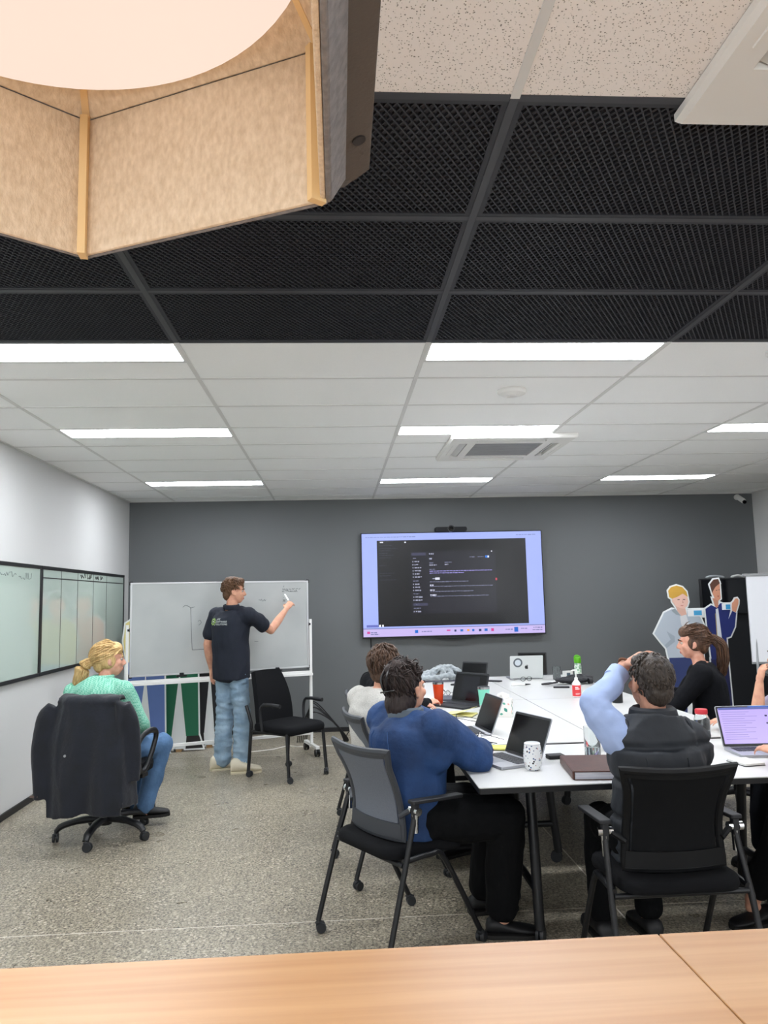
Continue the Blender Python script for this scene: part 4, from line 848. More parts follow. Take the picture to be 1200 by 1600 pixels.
def shoe(parent, ankle, dr, m, L=.28, w=.048, h=.085, sole=None, name='shoe', lace=None, tilt=0):
    dr = V((dr[0], dr[1], 0)).normalized(); sd = V((dr.y, -dr.x, 0)); o = V((ankle[0], ankle[1], ankle[2]))-dr*.075; rings = []; UP = V((0, 0, 1))
    prof = [(0, .55, .52), (.03, .82, .84), (.10, .9, 1.0), (.22, .92, .98), (.40, .9, .74), (.55, 1.0, .60), (.72, 1.06, .50), (.86, .98, .42), (.95, .75, .34), (1.0, .4, .22)]
    for f, ww, hh in prof:
        r = []
        for j in range(14):
            a = 2*PI*j/14; x = math.cos(a)*w*ww; z = (math.sin(a)*.5+.5); z = (z**.75)*h*hh; r.append(o+dr*f*L+sd*x+UP*(z+.012))
        rings.append(r)
    s = MB().loft(rings).build(name, m, parent, smooth=70); rg = []
    sm = sole or mat('shoe_sole_dark', '#1b1a19', .7)
    for z, g in ((0, .96), (.004, 1.0), (.018, 1.0)): rg.append([o+dr*(f*L*1.02-.002)+sd*w*ww*g*1.04*q+UP*z for q, seq in ((1, prof), (-1, prof[::-1])) for f, ww, hh in seq])
    MB().loft(rg).build('sole', sm, s)
    if lace:
        lc = MB()
        for k in range(4):
            f = .40+.07*k; z = h*(.78-.07*k)+.012; lc.tube([o+dr*f*L-sd*w*.5+UP*(z-.006), o+dr*(f+.015)*L+UP*(z+.006), o+dr*f*L+sd*w*.5+UP*(z-.006)], .0028, 5)
        lc.build('laces', lace, s)
    return s
def person(lab, loc, rz, J, skin, build=1.0, legs_w=1.0, female=False, hair=None, face=None, hands=None, head=(0, 0, 0), voxel=.0062):
    """J: joints in the person's own frame (faces +Y); 'w' entries are world points. Builds one continuous bare body; returns handles for clothing."""
    t = thing('person', lab, 'person', (loc[0], loc[1], 0)); M_ = Matrix.Rotation(rz, 3, 'Z'); K = {}
    for k, p in J.items(): K[k] = (V(p[1:])-V((loc[0], loc[1], 0))) if p[0] == 'w' else M_ @ V(p)
    for s in 'LR':
        K.setdefault('hip'+s, K['pelvis']+M_ @ V((.085 if s == 'R' else -.085, .0, -.02)))
    mb = MB(); b = build; sd0 = M_ @ V((1, 0, 0)); sd1 = (K['shR']-K['shL']).normalized(); shc = (K['shR']+K['shL'])/2; K['_sd'] = (sd0, sd1)
    mid = K['pelvis'].lerp(shc, .5)+(M_ @ V((0, J.get('_hunch', (0, -.02, 0))[1], 0))); K['spine'] = [K['pelvis']-V((0, 0, .06)), K['pelvis'].lerp(mid, .5), mid, mid.lerp(shc, .62), shc+V((0, 0, -.01)), K['neck']]
    K['tsz'] = [(.145*b, .11*b), (.140*b, .105*b), (.138*b, .105*b), (.152*b, .112*b), (.150*b, .088*b), (.055, .055)]
    torso(mb, K['spine'], [(x-.022, y-.022) for x, y in K['tsz'][:-1]]+[K['tsz'][-1]], (sd0, sd1))
    R = M_ @ Euler((head[0], head[1], head[2])).to_matrix(); Q = head_mb(mb, K['head'], R); K['Q'] = Q; K['R'] = R
    mb.rod(K['neck']-V((0, 0, .05)), K['head']+R @ V((0, -.018, -.05)), .056 if not female else .049, .052 if not female else .046, 12)
    aw = .9 if female else 1.0
    for s in 'LR':
        limb(mb, [K['sh'+s], K['sh'+s].lerp(K['el'+s], .5), K['el'+s]], [.056*b*aw, .048*b*aw, .038*aw]); limb(mb, [K['el'+s], K['el'+s].lerp(K['wr'+s], .4), K['wr'+s]], [.038*aw, .041*aw, .026*aw]); mb.ell(K['sh'+s], .056*b*aw)
        limb(mb, [K['hip'+s], K['hip'+s].lerp(K['kn'+s], .5), K['kn'+s]], [.072*legs_w, .062*legs_w, .05]); limb(mb, [K['kn'+s], K['kn'+s].lerp(K['an'+s], .4), K['an'+s]], [.054, .052, .035]); mb.ell(K['an'+s]-V((0, 0, .03)), .036)
        h = (hands or {}).get(s)
        if h is None: f = (K['wr'+s]-K['el'+s]).normalized(); h = dict(f=f, palm=V((0, 0, -1)), thumb=M_ @ V((-1 if s == 'R' else 1, .3, 0)), curl=.35)
        else:
            h = dict(h)
            for q in ('f', 'palm', 'thumb'): h[q] = V(h[q])
        hand(mb, K['wr'+s], h['f'], h['palm'], h['thumb'], h.get('curl', .4), .9 if female else 1.0, pinch=h.get('pinch', 0))
    body = solid('body', mb, skin, t, voxel, 3); face_parts(Q, body, **(face or {}))
    return t, K, M_
def garment(nm, mb, m, t, amp=.012, sc=9, seed=1, voxel=.0075, st=(1, 1, .6), smooth=5): return solid(nm, mb, m, t, voxel, smooth, wr_disp(seed, amp, sc, st))
def top_mb(K, grow=.014, sleeve='long', b=1.0, arm=(.066, .058, .050, .052, .040), hem=.10, collar=True, sleeves='LR', cuff=.95):
    mb = MB(); sp = [K['spine'][0]-V((0, 0, hem-.06))]+K['spine'][1:5]+[K['spine'][5]-V((0, 0, .01))]; ts = list(K['tsz']); ts[-1] = (.066, .062); torso(mb, sp, ts, K['_sd'], grow)
    for s in sleeves:
        limb(mb, [K['sh'+s], K['sh'+s].lerp(K['el'+s], .5), K['el'+s]] if sleeve == 'long' else [K['sh'+s], K['sh'+s].lerp(K['el'+s], .3), K['sh'+s].lerp(K['el'+s], .62)], [arm[0]*b, arm[1]*b, arm[2]*b] if sleeve == 'long' else [arm[0]*b, arm[1]*1.08*b, arm[1]*1.12*b], .004); mb.ell(K['sh'+s]+V((0, 0, .0)), arm[0]*b+.006)
        if sleeve == 'long': limb(mb, [K['el'+s], K['el'+s].lerp(K['wr'+s], .45), K['el'+s].lerp(K['wr'+s], cuff)], [arm[2]*b, arm[3]*b, arm[4]], .003)
        mb.tube(catmull([(K['shL']+K['shR'])/2-V((0, 0, .035)), K['sh'+s]*.75+(K['shL']+K['shR'])*.125-V((0, 0, .02)), K['sh'+s]], 4), interp([.086*b, .080*b, arm[0]*b], 9), 14)
        # yoke from neck to shoulder
        mb.tube(catmull([K['neck']-V((0, 0, .035)), K['neck'].lerp(K['sh'+s], .55)-V((0, 0, .01)), K['sh'+s]], 4), interp([.054, .064, .062], 9), 12)
    return mb
def trouser_mb(K, w=(.105, .09, .072, .068, .062), low=.93, top=.06, g=0):
    mb = MB(); torso(mb, [K['pelvis']-V((0, 0, .07)), K['pelvis'], K['pelvis']+(K['spine'][1]-K['pelvis']).normalized()*top], [(.15+g, .118+g), (.155+g, .12+g), (.15+g, .112+g)], K['_sd'])
    for s in 'LR':
        limb(mb, [K['hip'+s], K['hip'+s].lerp(K['kn'+s], .5), K['kn'+s]], [w[0], w[1], w[2]]); limb(mb, [K['kn'+s], K['kn'+s].lerp(K['an'+s], .5), K['kn'+s].lerp(K['an'+s], low)], [w[2], w[3], w[4]])
    return mb
# ------------------------------------------------------------------ the standing man
sk1 = skin_m('fair', '#d3a084', '#c8917a'); sk2 = skin_m('rosy', '#d9a58f', '#cb9079'); sk3 = skin_m('tan', '#cb9a82', '#bd8870')
t, K, M_ = person('standing man in navy polo shirt and light jeans writing on the whiteboard', (-1.00, 7.36), math.radians(-34), {
    'pelvis': (0, 0, .96), 'neck': (0, -.005, 1.50), 'head': (.005, .035, 1.655), 'shL': (-.195, -.01, 1.435), 'shR': (.195, .02, 1.435),
    'elL': (-.262, -.05, 1.16), 'wrL': (-.305, .05, .93), 'elR': ('w', -.64, 7.46, 1.275), 'wrR': ('w', -.51, 7.72, 1.47),
    'hipL': (-.078, 0, .885), 'hipR': (.078, 0, .885), 'knL': (-.10, .015, .51), 'knR': (.10, .03, .51), 'anL': (-.105, -.01, .10), 'anR': (.115, .01, .10)}, sk1, 1.0, hands={
    'R': dict(f=(.45, .55, .7), palm=(.2, .75, -.6), thumb=(-.8, .35, .3), curl=.75, pinch=1), 'L': dict(f=(.05, .1, -1), palm=(.8, 0, 0), thumb=(.3, .9, 0), curl=.12)}, head=(-.02, 0, math.radians(-52)), face=dict(brow='#3b2a1c'))
man = t
m_polo = mat('navy_polo', '#171d2b', .8, col2='#131926', scale=12, bump=.2, bscale=300)
mb = top_mb(K, .037, 'short', 1.12, hem=.12); g_ = garment('polo_shirt', mb, m_polo, t, .012, 7, 4)
col = MB(); col.tube([K['neck']+V((0, 0, .012))+V((math.cos(a)*.066, math.sin(a)*.063, .008*math.sin(a))) for a in [2*PI*i/20 for i in range(20)]], .015, 8, closed=True, flat=1.6); col.build('collar', m_polo, t)
m_jean = mat('light_denim', '#93a9ba', .85, col2='#758ea3', scale=7, detail=5, bump=.35, bscale=60)
garment('jeans', trouser_mb(K, (.092, .088, .080, .082, .080), .985, .01, -.02), m_jean, t, .017, 9, 9, st=(.6, .6, 1.6))
m_cream = mat('cream_shoe_leather', '#d8cfb9', .6, bump=.1, bscale=90); m_csole = mat('cream_sole', '#c9bfa6', .7)
shoe(t, (K['anL'].x-.04, K['anL'].y, 0), (.85, .35), m_cream, .28, .05, .125, m_csole, lace=mat('lace_cream', '#e2dccb', .7)); shoe(t, (K['anR'].x-.02, K['anR'].y-.06, 0), (.97, .12), m_cream, .28, .05, .125, m_csole, lace=mat('lace_cream'))
hm = hair_m('brown_curl', '#4a3424', '#6d4f38'); hb = MB(); hair_cap(hb, K['Q'], [((0, .05, .098), (.06, .045, .035)), ((0, -.02, .115), (.07, .075, .03))]); cap = solid('hair', hb, hm, t, .006, 3, wr_disp(2, .008, 45)); hb = MB(); tufts(hb, K['Q'], 260, 5, (0, .6, .25), .034, .0075, 1.1, .02, .45, .085); tufts(hb, K['Q'], 200, 6, (0, -.2, -1), .022, .005, .3, -.075, .15, .0); hb.build('curls', hm, cap, smooth=80)['kind'] = 'stuff'
# company print on the back of the polo
back_c = K['spine'][3].lerp(K['spine'][4], .45); bd = M_ @ V((0, -1, 0)); bx = M_ @ V((1, 0, 0)); 
def print_on(mbx, nm, m): 
    """lay a flat print on the shirt back by dropping each vertex onto the cloth"""
    from mathutils.bvhtree import BVHTree
    me = g_.data; bv = print_on.bv if hasattr(print_on, 'bv') else BVHTree.FromPolygons([v.co.copy() for v in me.vertices], [tuple(p.vertices) for p in me.polygons]); print_on.bv = bv; out = []
    for p in mbx.v:
        p = V(p); hit = bv.ray_cast(p+bd*.3, -bd); q = hit[0] if hit[0] is not None else p; out.append(tuple(q+bd*(.0022+(p-q).dot(bd)*0)))
    n = MB(); n.v = out; n.f = mbx.f; n.build(nm, m, g_, smooth=0)
lc = back_c-bx*.105+V((0, 0, -.005)); LM = lambda o: basis(o, bx, (0, 0, 1), bd)
gear = MB()
def flat_ring(m_, r0, r1, n=28, teeth=0, o=(0, 0)):
    for j in range(n):
        a0, a1 = 2*PI*j/n, 2*PI*(j+1)/n; k = 1.28 if teeth and (j*teeth//n*2 != (j*2*teeth//n)) else 1
        m_.add([(o[0]+r0*math.cos(a0), o[1]+r0*math.sin(a0), 0), (o[0]+r1*k*math.cos(a0), o[1]+r1*k*math.sin(a0), 0), (o[0]+r1*k*math.cos(a1), o[1]+r1*k*math.sin(a1), 0), (o[0]+r0*math.cos(a1), o[1]+r0*math.sin(a1), 0)], [(0, 1, 2, 3)], LM(lc))
flat_ring(gear, .017, .027, 32, 8); print_on(gear, 'logo_gear', mat('print_green', '#8fae62', .6))
dot = MB(); flat_ring(dot, .001, .008); print_on(dot, 'logo_dot', mat('print_white', '#d9e2d0', .6)); arc = MB()
for j in range(9):
    a0, a1 = -1.1+j*.18, -1.1+(j+1)*.18; arc.add([(r*math.cos(a), r*math.sin(a), 0) for r, a in ((.040, a0), (.044, a0), (.044, a1), (.040, a1))], [(0, 1, 2, 3)], LM(lc))
print_on(arc, 'logo_arc', mat('print_grey', '#aab0b0', .6))
for i, (tx_, sz) in enumerate((('APG', .024), ('SOFTWARE', .024), ('SOLUTIONS', .024))):
    tm = text_mb(tx_, sz, LM(lc+bx*.046+V((0, 0, .014-i*.023))), 0, bold=.0006); print_on(tm, 'logo_text', mat('print_grey'))
pen = MB().rod(K['wrR']+V((.02, .07, .09)), K['wrR']+V((-.02, .15, .15)), .0075, .0075).build('marker_pen', mat('pen_white', '#f0f0ee', .4)); pen.location = (-1.00, 7.36, 0); tag(pen, 'white marker pen in the raised hand of the standing man', 'pen')
# ------------------------------------------------------------------ seated people
def sit(dz=0, lean=.03, w=.18, kn=.44, sp=.10, zs=0):
    return {'pelvis': (0, .045, .565+dz), 'neck': (0, lean+.0, 1.045+dz+zs), 'head': (0, lean+.05, 1.185+dz+zs), 'shL': (-w, lean-.01, .97+dz+zs), 'shR': (w, lean-.01, .97+dz+zs),
            'elL': (-w-.05, lean+.06, .72+dz), 'elR': (w+.05, lean+.06, .72+dz), 'wrL': (-.12, lean+.28, .70+dz), 'wrR': (.12, lean+.28, .70+dz), 'knL': (-sp, kn, .535+dz), 'knR': (sp, kn, .535+dz), 'anL': (-sp, kn+.03, .10), 'anR': (sp, kn+.03, .10)}
def ponytail(t, K, hm, base, path, n, rad, tie, seed=3, r=.005):
    hb = MB(); Q = K['Q']; P = catmull([Q @ V(p) for p in path], 3); strands(hb, P, n, seed, interp(rad, len(P)), r); hb.tube(P, [max(.003, x*.5) for x in interp(rad, len(P))], 10); o = hb.build('ponytail', hm, t, smooth=80)
    q = MB(); R3 = Q.to_3x3(); c = Q @ V(base); d = (P[2]-P[0]).normalized(); x, y, _ = frame_of(d); q.tube([c+(x*math.cos(a)+y*math.sin(a))*(rad[0]*.95) for a in [2*PI*i/14 for i in range(14)]], .005, 6, closed=True); q.build('hair_tie', tie, o)
# mint shirt
J = sit(-.03, .06, .19, .46, .09); J.update({'pelvis': (0, .03, .535), 'head': (.025, .15, 1.165), 'neck': (.01, .095, 1.035), 'shL': (-.195, .05, .955), 'shR': (.195, .06, .955), 'wrR': (.16, .36, .66), 'wrL': (.06, .38, .66), 'elR': (.28, .13, .735), 'elL': (-.25, .14, .72), 'knR': (.30, .40, .55), 'knL': (.12, .48, .54), 'anR': (.22, .30, .12), 'anL': (.05, .42, .12)})
t, K, M_ = person('seated person with blonde ponytail in a mint checked shirt', (-1.69, 5.47), math.radians(-18), J, sk2, 1.16, 1.05, True, head=(0, 0, math.radians(-52)), face=dict(brow='#8a6a42'))
m_mint = mat('mint_gingham', '#62ab91', .8, col2='#90c4b0', scale=90, kind='check', bump=.15, bscale=20); garment('shirt', top_mb(K, .022, 'long', 1.12, hem=.10), m_mint, t, .02, 7, 12)
cl2 = MB().tube([K['neck']+V((math.cos(a)*.066, math.sin(a)*.064, .01)) for a in [2*PI*i/18 for i in range(18)]], .013, 8, closed=True, flat=1.8).build('collar', m_mint, t)
m_bj = mat('mid_blue_denim', '#54759b', .85, col2='#436285', scale=8, detail=5, bump=.3, bscale=60); garment('jeans', trouser_mb(K, (.105, .093, .075, .070, .068), .95), m_bj, t, .014, 9, 15)
m_blk = mat('black_shoe', '#141416', .55)
shoe(t, (K['anR'].x, K['anR'].y, .055), (.8, .2), m_blk, .25, .045, .09); shoe(t, (K['anL'].x, K['anL'].y, .06), (.6, .6), m_blk, .25, .045, .09)
hm = hair_m('blonde', '#b5905a', '#d8bb85'); hb = MB(); hair_cap(hb, K['Q'], [((0, .03, .075), (.07, .06, .055)), ((.055, -.02, .0), (.03, .06, .06)), ((-.055, -.02, .0), (.03, .06, .06))], 1.02); cap = solid('hair', hb, hm, t, .006, 4); hb = MB(); tufts(hb, K['Q'], 260, 8, (0, -1, -.45), .075, .0045, .12, -.03, .05, .08); hb.build('strands', hm, cap, smooth=80)['kind'] = 'stuff'
ponytail(t, K, hm, (0, -.135, -.01), [(0, -.11, -.005), (-.01, -.155, -.02), (-.02, -.185, -.075), (-.025, -.19, -.145), (-.02, -.18, -.20)], 90, [.022, .034, .046, .048, .036], mat('hair_tie_tan', '#caa878', .6))
# pale grey jumper
J = sit(-.02, .05, .19, .42); J.update({'head': (.0, .08, 1.15), 'neck': (0, .045, 1.01), 'shL': (-.195, .02, .945), 'shR': (.195, .02, .945), 'wrR': (.10, .34, .775), 'wrL': (-.06, .36, .775), 'elR': (.25, .14, .74), 'elL': (-.25, .14, .74)})
t, K, M_ = person('seated person with short brown hair in a pale grey jumper, seen from behind', (.215, 4.60), math.radians(-58), J, sk1, 1.14, 1.0, head=(.08, 0, math.radians(25)))
m_jum = mat('heather_grey_knit', '#c3c1bb', .9, col2='#aeaca6', scale=160, detail=4, bump=.3, bscale=200); garment('jumper', top_mb(K, .02, 'long', 1.1, hem=.08), m_jum, t, .014, 7, 22)
MB().tube([K['neck']+V((math.cos(a)*.068, math.sin(a)*.066, .0)) for a in [2*PI*i/18 for i in range(18)]], .013, 8, closed=True, flat=1.5).build('neck_rib', m_jum, t)
garment('trousers', trouser_mb(K), mat('charcoal_trousers', '#16181d', .9, bump=.2, bscale=60, spec=.2), t, .01, 9, 5)
for s in 'LR': shoe(t, (K['an'+s].x, K['an'+s].y, 0), M_ @ V((0, 1, 0)), m_blk)
hm = hair_m('dark_brown', '#3a2a20', '#5e4636'); hb = MB(); hair_cap(hb, K['Q'], [((0, .04, .09), (.066, .05, .04)), ((0, -.085, -.04), (.055, .03, .045))], 1.03); cap = solid('hair', hb, hm, t, .006, 3, wr_disp(7, .008, 40, (1, 1, .3))); hb = MB(); tufts(hb, K['Q'], 420, 15, (.15, -.35, -1), .045, .0055, .3, -.085, .25, .08, 1.04); hb.build('locks', hm, cap, smooth=80)['kind'] = 'stuff'
# denim jacket
J = sit(-.02, .08, .20, .45, .11); J.update({'pelvis': (0, .06, .56), '_hunch': (0, -.01, 0), 'head': ('w', .335, 3.77, 1.115), 'neck': ('w', .325, 3.745, 1.0), 'shR': ('w', .455, 3.59, .95), 'shL': ('w', .235, 3.92, .955), 'elR': ('w', .655, 3.69, .79), 'wrR': ('w', .72, 3.90, .79), 'elL': ('w', .46, 4.1, .75), 'wrL': ('w', .66, 4.02, .785),
    'knR': ('w', .77, 3.62, .535), 'knL': ('w', .77, 3.86, .535), 'anR': ('w', .735, 3.655, .10), 'anL': ('w', .70, 3.93, .10)})
t, K, M_ = person('seated person in a blue denim jacket with dark hair clipped up', (.27, 3.68), math.radians(-60), J, sk1, 1.22, 1.15, True, head=(.05, 0, math.radians(8)), hands={'R': dict(f=(-.3, .9, 0), palm=(0, 0, -1), thumb=(-.9, -.3, .1), curl=.3), 'L': dict(f=(.9, .2, 0), palm=(0, 0, -1), thumb=(.2, -.9, 0), curl=.3)})
m_dj = mat('blue_denim_jacket', '#234474', .8, col2='#193258', scale=6, detail=5, bump=.3, bscale=50); jm = top_mb(K, .026, 'long', 1.2, arm=(.072, .066, .06, .058, .05), hem=.10); jm.ell(K['neck']-V((0, 0, .045)), (.12, .11, .055)); jm.ell((K['shL']+K['shR'])/2-V((0, 0, .06)), (.17, .20, .13)); [jm.ell(K[q].lerp((K['shL']+K['shR'])/2, f)-V((0, 0, z)), r) for q in ('shL', 'shR') for f, z, r in ((.3, .045, .115), (.2, .12, .10), (.55, .1, .125))]; jk = garment('denim_jacket', jm, m_dj, t, .02, 6, 31)
m_st = mat('denim_stitch', '#3d5c8c', .8)
MB().tube([K['neck']+V((math.cos(a)*.074, math.sin(a)*.07, .002)) for a in [2*PI*i/18 for i in range(18)]], .017, 8, closed=True, flat=1.9).build('jacket_collar', mat('grey_denim_collar', '#5d6770', .8, bump=.2, bscale=80), t)
def seam(nm, g, pts, m, r=.0022, bdv=None):
    """stitched seam laid on a garment along the given points"""
    from mathutils.bvhtree import BVHTree
    me = g.data
    if 'bv' not in seam.__dict__: seam.bv = {}
    if g.name not in seam.bv: seam.bv[g.name] = BVHTree.FromPolygons([v.co.copy() for v in me.vertices], [tuple(p.vertices) for p in me.polygons])
    out = []
    for p in catmull(pts, 6):
        q = seam.bv[g.name].find_nearest(p)
        if q[0] is not None: out.append(q[0]+q[1]*r*.7)
    MB().tube(out, r, 5).build(nm, m, g)
bd4 = M_ @ V((0, -.16, 0)); sx4 = M_ @ V((1, 0, 0))
for s in (-.085, .06): seam('back_seam', jk, [K['neck']-V((0, 0, .06))+bd4+sx4*s*.9, K['spine'][3]+bd4+sx4*s, K['spine'][2]+bd4+sx4*s*.8, K['spine'][1]+bd4+sx4*s*.7], m_st)
garment('trousers', trouser_mb(K, (.125, .11, .092, .085, .075), .93, .05, .02), mat('black_trousers', '#08090b', .9, bump=.2, bscale=60, spec=.2), t, .012, 9, 5)
for s, d in (('R', (.9, -.1)), ('L', (.9, .1))): shoe(t, (K['an'+s].x, K['an'+s].y, 0), d, m_blk, .25, .046, .075)
hm = hair_m('near_black', '#241d1c', '#40332f'); hb = MB(); hair_cap(hb, K['Q'], [((0, -.075, -.065), (.074, .05, .07)), ((.045, -.04, -.04), (.035, .05, .06)), ((-.045, -.04, -.04), (.035, .05, .06)), ((0, -.085, .075), (.05, .045, .045)), ((.01, -.07, .12), (.036, .034, .03)), ((-.012, -.10, .10), (.03, .03, .03))], 1.05); cap = solid('hair', hb, hm, t, .006, 3, wr_disp(9, .009, 34, (1, 1, .4))); hb = MB(); tufts(hb, K['Q'], 260, 25, (0, -.5, 1), .06, .005, .15, -.10, .1, .06, 1.05); tufts(hb, K['Q'], 60, 26, (.4, -.6, 1), .05, .004, .9, .06, .7, .04, 1.08); hb.build('strands', hm, cap, smooth=80)['kind'] = 'stuff'
Q = K['Q']; m_clip = mat('tortoise_clip', '#120d0c', .35)
for dx in (-.012, .014): MB().tube(catmull([Q @ V((dx, -.125, .105)), Q @ V((dx*1.5, -.148, .07)), Q @ V((dx*1.3, -.148, .035)), Q @ V((dx, -.14, .01))], 4), [.004]+[.0065]*11+[.003], 6).build('hair_clip', m_clip, cap)
MB().tube(catmull([Q @ V((-.05, -.128, -.005)), Q @ V((0, -.146, .005)), Q @ V((.05, -.128, .012))], 4), .004, 6).build('hair_clip', m_clip, cap)
# black top, hidden behind the grey jumper
J = sit(-.02, .04, .17, .42); J.update({'head': ('w', .335, 5.52, 1.10), 'neck': ('w', .325, 5.5, .97), 'elR': ('w', .48, 5.45, .775), 'wrR': ('w', .655, 5.66, .79), 'elL': (-.25, .16, .76), 'wrL': (-.05, .36, .78)})
t, K, M_ = person('dark-haired seated person in a black top reaching for the orange tumbler', (.24, 5.5), math.radians(-78), J, sk2, 1.0, 1.0, True, hands={'R': dict(f=(.75, .6, .1), palm=(-.4, .3, -.8), thumb=(-.5, .7, .3), curl=.5)})
m_bt = mat('black_top_cloth', '#0e0f13', .9, bump=.25, bscale=40, spec=.2); garment('top', top_mb(K, .018, 'long', 1.1), m_bt, t, .014, 7, 42); garment('trousers', trouser_mb(K), mat('charcoal_trousers'), t, .01, 9, 6)
for s in 'LR': shoe(t, (K['an'+s].x, K['an'+s].y, 0), M_ @ V((0, 1, 0)), m_blk, .25)
hb = MB(); hair_cap(hb, K['Q'], [((0, -.08, -.08), (.07, .035, .08)), ((.06, -.03, -.06), (.025, .05, .08)), ((-.06, -.03, -.06), (.025, .05, .08))], 1.03); solid('hair', hb, hm, t, .007, 3, wr_disp(11, .008, 34, (1, 1, .3)))
# quilted vest
J = sit(0, .06, .175, .42, .11); J.update({'pelvis': (0.01, .06, .57), 'neck': (.03, .07, 1.03), 'head': (.04, .11, 1.17), 'shL': ('w', 1.165, 3.18, .955), 'shR': ('w', 1.46, 3.19, .945), 'elL': ('w', 1.075, 3.23, 1.08), 'wrL': ('w', 1.265, 3.35, 1.235), 'elR': ('w', 1.475, 3.40, .775), 'wrR': ('w', 1.46, 3.50, .775)})
t, K, M_ = person('seated man in a dark quilted vest and pale blue shirt, hand on head', (1.29, 3.13), 0, J, sk3, 1.06, 1.0, head=(.1, 0, math.radians(12)), hands={'L': dict(f=(.62, -.45, .55), palm=(.4, -.3, -.8), thumb=(-.3, -.9, .1), curl=.45), 'R': dict(f=(-.4, .9, 0), palm=(0, 0, -1), thumb=(-.9, -.4, 0), curl=.3)})
m_bs = mat('pale_blue_shirt', '#a9bbe2', .7, col2='#9cb0da', scale=6, bump=.15, bscale=30); sm_ = top_mb(K, .008, 'long', 1.0, arm=(.074, .068, .058, .055, .045), cuff=.74, sleeves='L'); limb(sm_, [K['shR'].lerp(K['elR'], .45), K['elR'], K['elR'].lerp(K['wrR'], .9)], [.055, .056, .043]); sm_.rod(K['shR']-V((.03, 0, .03)), K['shR'].lerp(K['elR'], .5), .05, .053); garment('shirt', sm_, m_bs, t, .018, 8, 51, st=(1, 1, 1))
MB().tube(catmull([K['elL'].lerp(K['wrL'], .66), K['elL'].lerp(K['wrL'], .84)], 3), .047, 16).build('cuff', m_bs, t)
MB().tube([K['wrL']+V((.006, 0, .005))+((K['wrL']-K['elL']).normalized().orthogonal().normalized()*math.cos(a)+(K['wrL']-K['elL']).normalized().cross((K['wrL']-K['elL']).normalized().orthogonal().normalized())*math.sin(a))*.031 for a in [2*PI*i/18 for i in range(18)]], .005, 6, closed=True, flat=1.3).build('watch_strap', mat('brown_strap', '#6b4024', .6), t)
m_vest = mat('charcoal_quilt', '#272b31', .65, col2='#22262c', scale=5, bump=.15, bscale=30)
vm = MB(); sp = [K['spine'][0]-V((0, 0, .04))]+K['spine'][1:5]+[K['spine'][5]+V((0, 0, .012))]; ts = list(K['tsz']); ts[-1] = (.075, .07); torso(vm, sp, ts, K['_sd'], .034)
for s in 'LR':
    vm.tube(catmull([K['neck']-V((0, 0, .03)), K['neck'].lerp(K['sh'+s], .55)-V((0, 0, .002)), K['neck'].lerp(K['sh'+s], .86)-V((0, 0, .01))], 4), interp([.06, .066, .066], 9), 12)
vm.tube(catmull([K['neck'].lerp(K['shR'], .7)-V((0, 0, .012)), K['shR']*1.0+V((.012, 0, -.02)), K['shR']+V((.02, .03, -.09))], 4), interp([.072, .088, .084], 9), 14)
def quilt(co, nr):
    z = co[:, 2]; a = np.arctan2(co[:, 1], co[:, 0]); q = np.abs(np.sin((z-.50)*PI/.145)); w_ = wr_disp(61, .010, 10)(co, nr); return .016*(np.minimum(q*2.2, 1)-1)+w_*.8
vest = solid('quilted_vest', vm, m_vest, t, .0075, 3, quilt)
MB().tube([K['neck']+V((math.cos(a)*.082, math.sin(a)*.078, .012)) for a in [2*PI*i/18 for i in range(18)]], .019, 8, closed=True, flat=1.9).build('vest_collar', m_vest, t)
for s in 'LR':
    c = K['sh'+s]*.92+K['neck']*.08-V((0, 0, .045)); ax = (K['shR']-K['shL']).normalized(); x, y, _ = frame_of(ax); MB().tube([c+x*math.cos(a)*.078+y*math.sin(a)*.115 for a in [2*PI*i/24 for i in range(24)]], .012, 8, closed=True).build('armhole_trim', m_vest, t)
for x in (-.10, .10): seam('quilt_seam', vest, [V((x, -.2, .93)), V((x*1.05, -.2, .8)), V((x, -.2, .66))], m_vest, .003)
garment('trousers', trouser_mb(K), mat('black_trousers'), t, .01, 9, 7)
for s in 'LR': shoe(t, (K['an'+s].x, K['an'+s].y, 0), (0, 1), m_blk)
hm = hair_m('grey_brown', '#2c2622', '#4b423b'); hb = MB(); hair_cap(hb, K['Q'], [((0, .03, .085), (.066, .055, .04))], 1.0); cap = solid('hair', hb, hm, t, .006, 3, wr_disp(13, .006, 40)); hb = MB(); tufts(hb, K['Q'], 260, 35, (0, -.2, -1), .024, .005, .3, -.07, .15, .06); hb.build('locks', hm, cap, smooth=80)['kind'] = 'stuff'
# brown ponytail, black top
J = sit(-.01, .10, .17, .42); J.update({'elR': (.22, .26, .755), 'elL': (-.24, .26, .755), 'wrR': (.05, .40, .80), 'wrL': (-.10, .44, .78)})
t, K, M_ = person('seated person with a long brown ponytail in a black top', (2.76, 5.5), math.radians(62), J, sk2, 1.05, 1.0, True, head=(-.05, 0, math.radians(10)))
garment('top', top_mb(K, .02, 'long', 1.15), m_bt, t, .014, 7, 72); garment('trousers', trouser_mb(K), mat('charcoal_trousers'), t, .01, 9, 8)
for s in 'LR': shoe(t, (K['an'+s].x, K['an'+s].y, 0), M_ @ V((0, 1, 0)), m_blk, .25)
hm = hair_m('chestnut', '#33231b', '#6a4c38'); hb = MB(); hair_cap(hb, K['Q'], [((0, .03, .08), (.07, .06, .05)), ((.055, -.02, .0), (.03, .06, .06)), ((-.055, -.02, .0), (.03, .06, .06))], 1.03); cap = solid('hair', hb, hm, t, .006, 4); hb = MB(); tufts(hb, K['Q'], 240, 45, (0, -1, -.1), .08, .0045, .15, -.04, .06, .08); hb.build('strands', hm, cap, smooth=80)['kind'] = 'stuff'
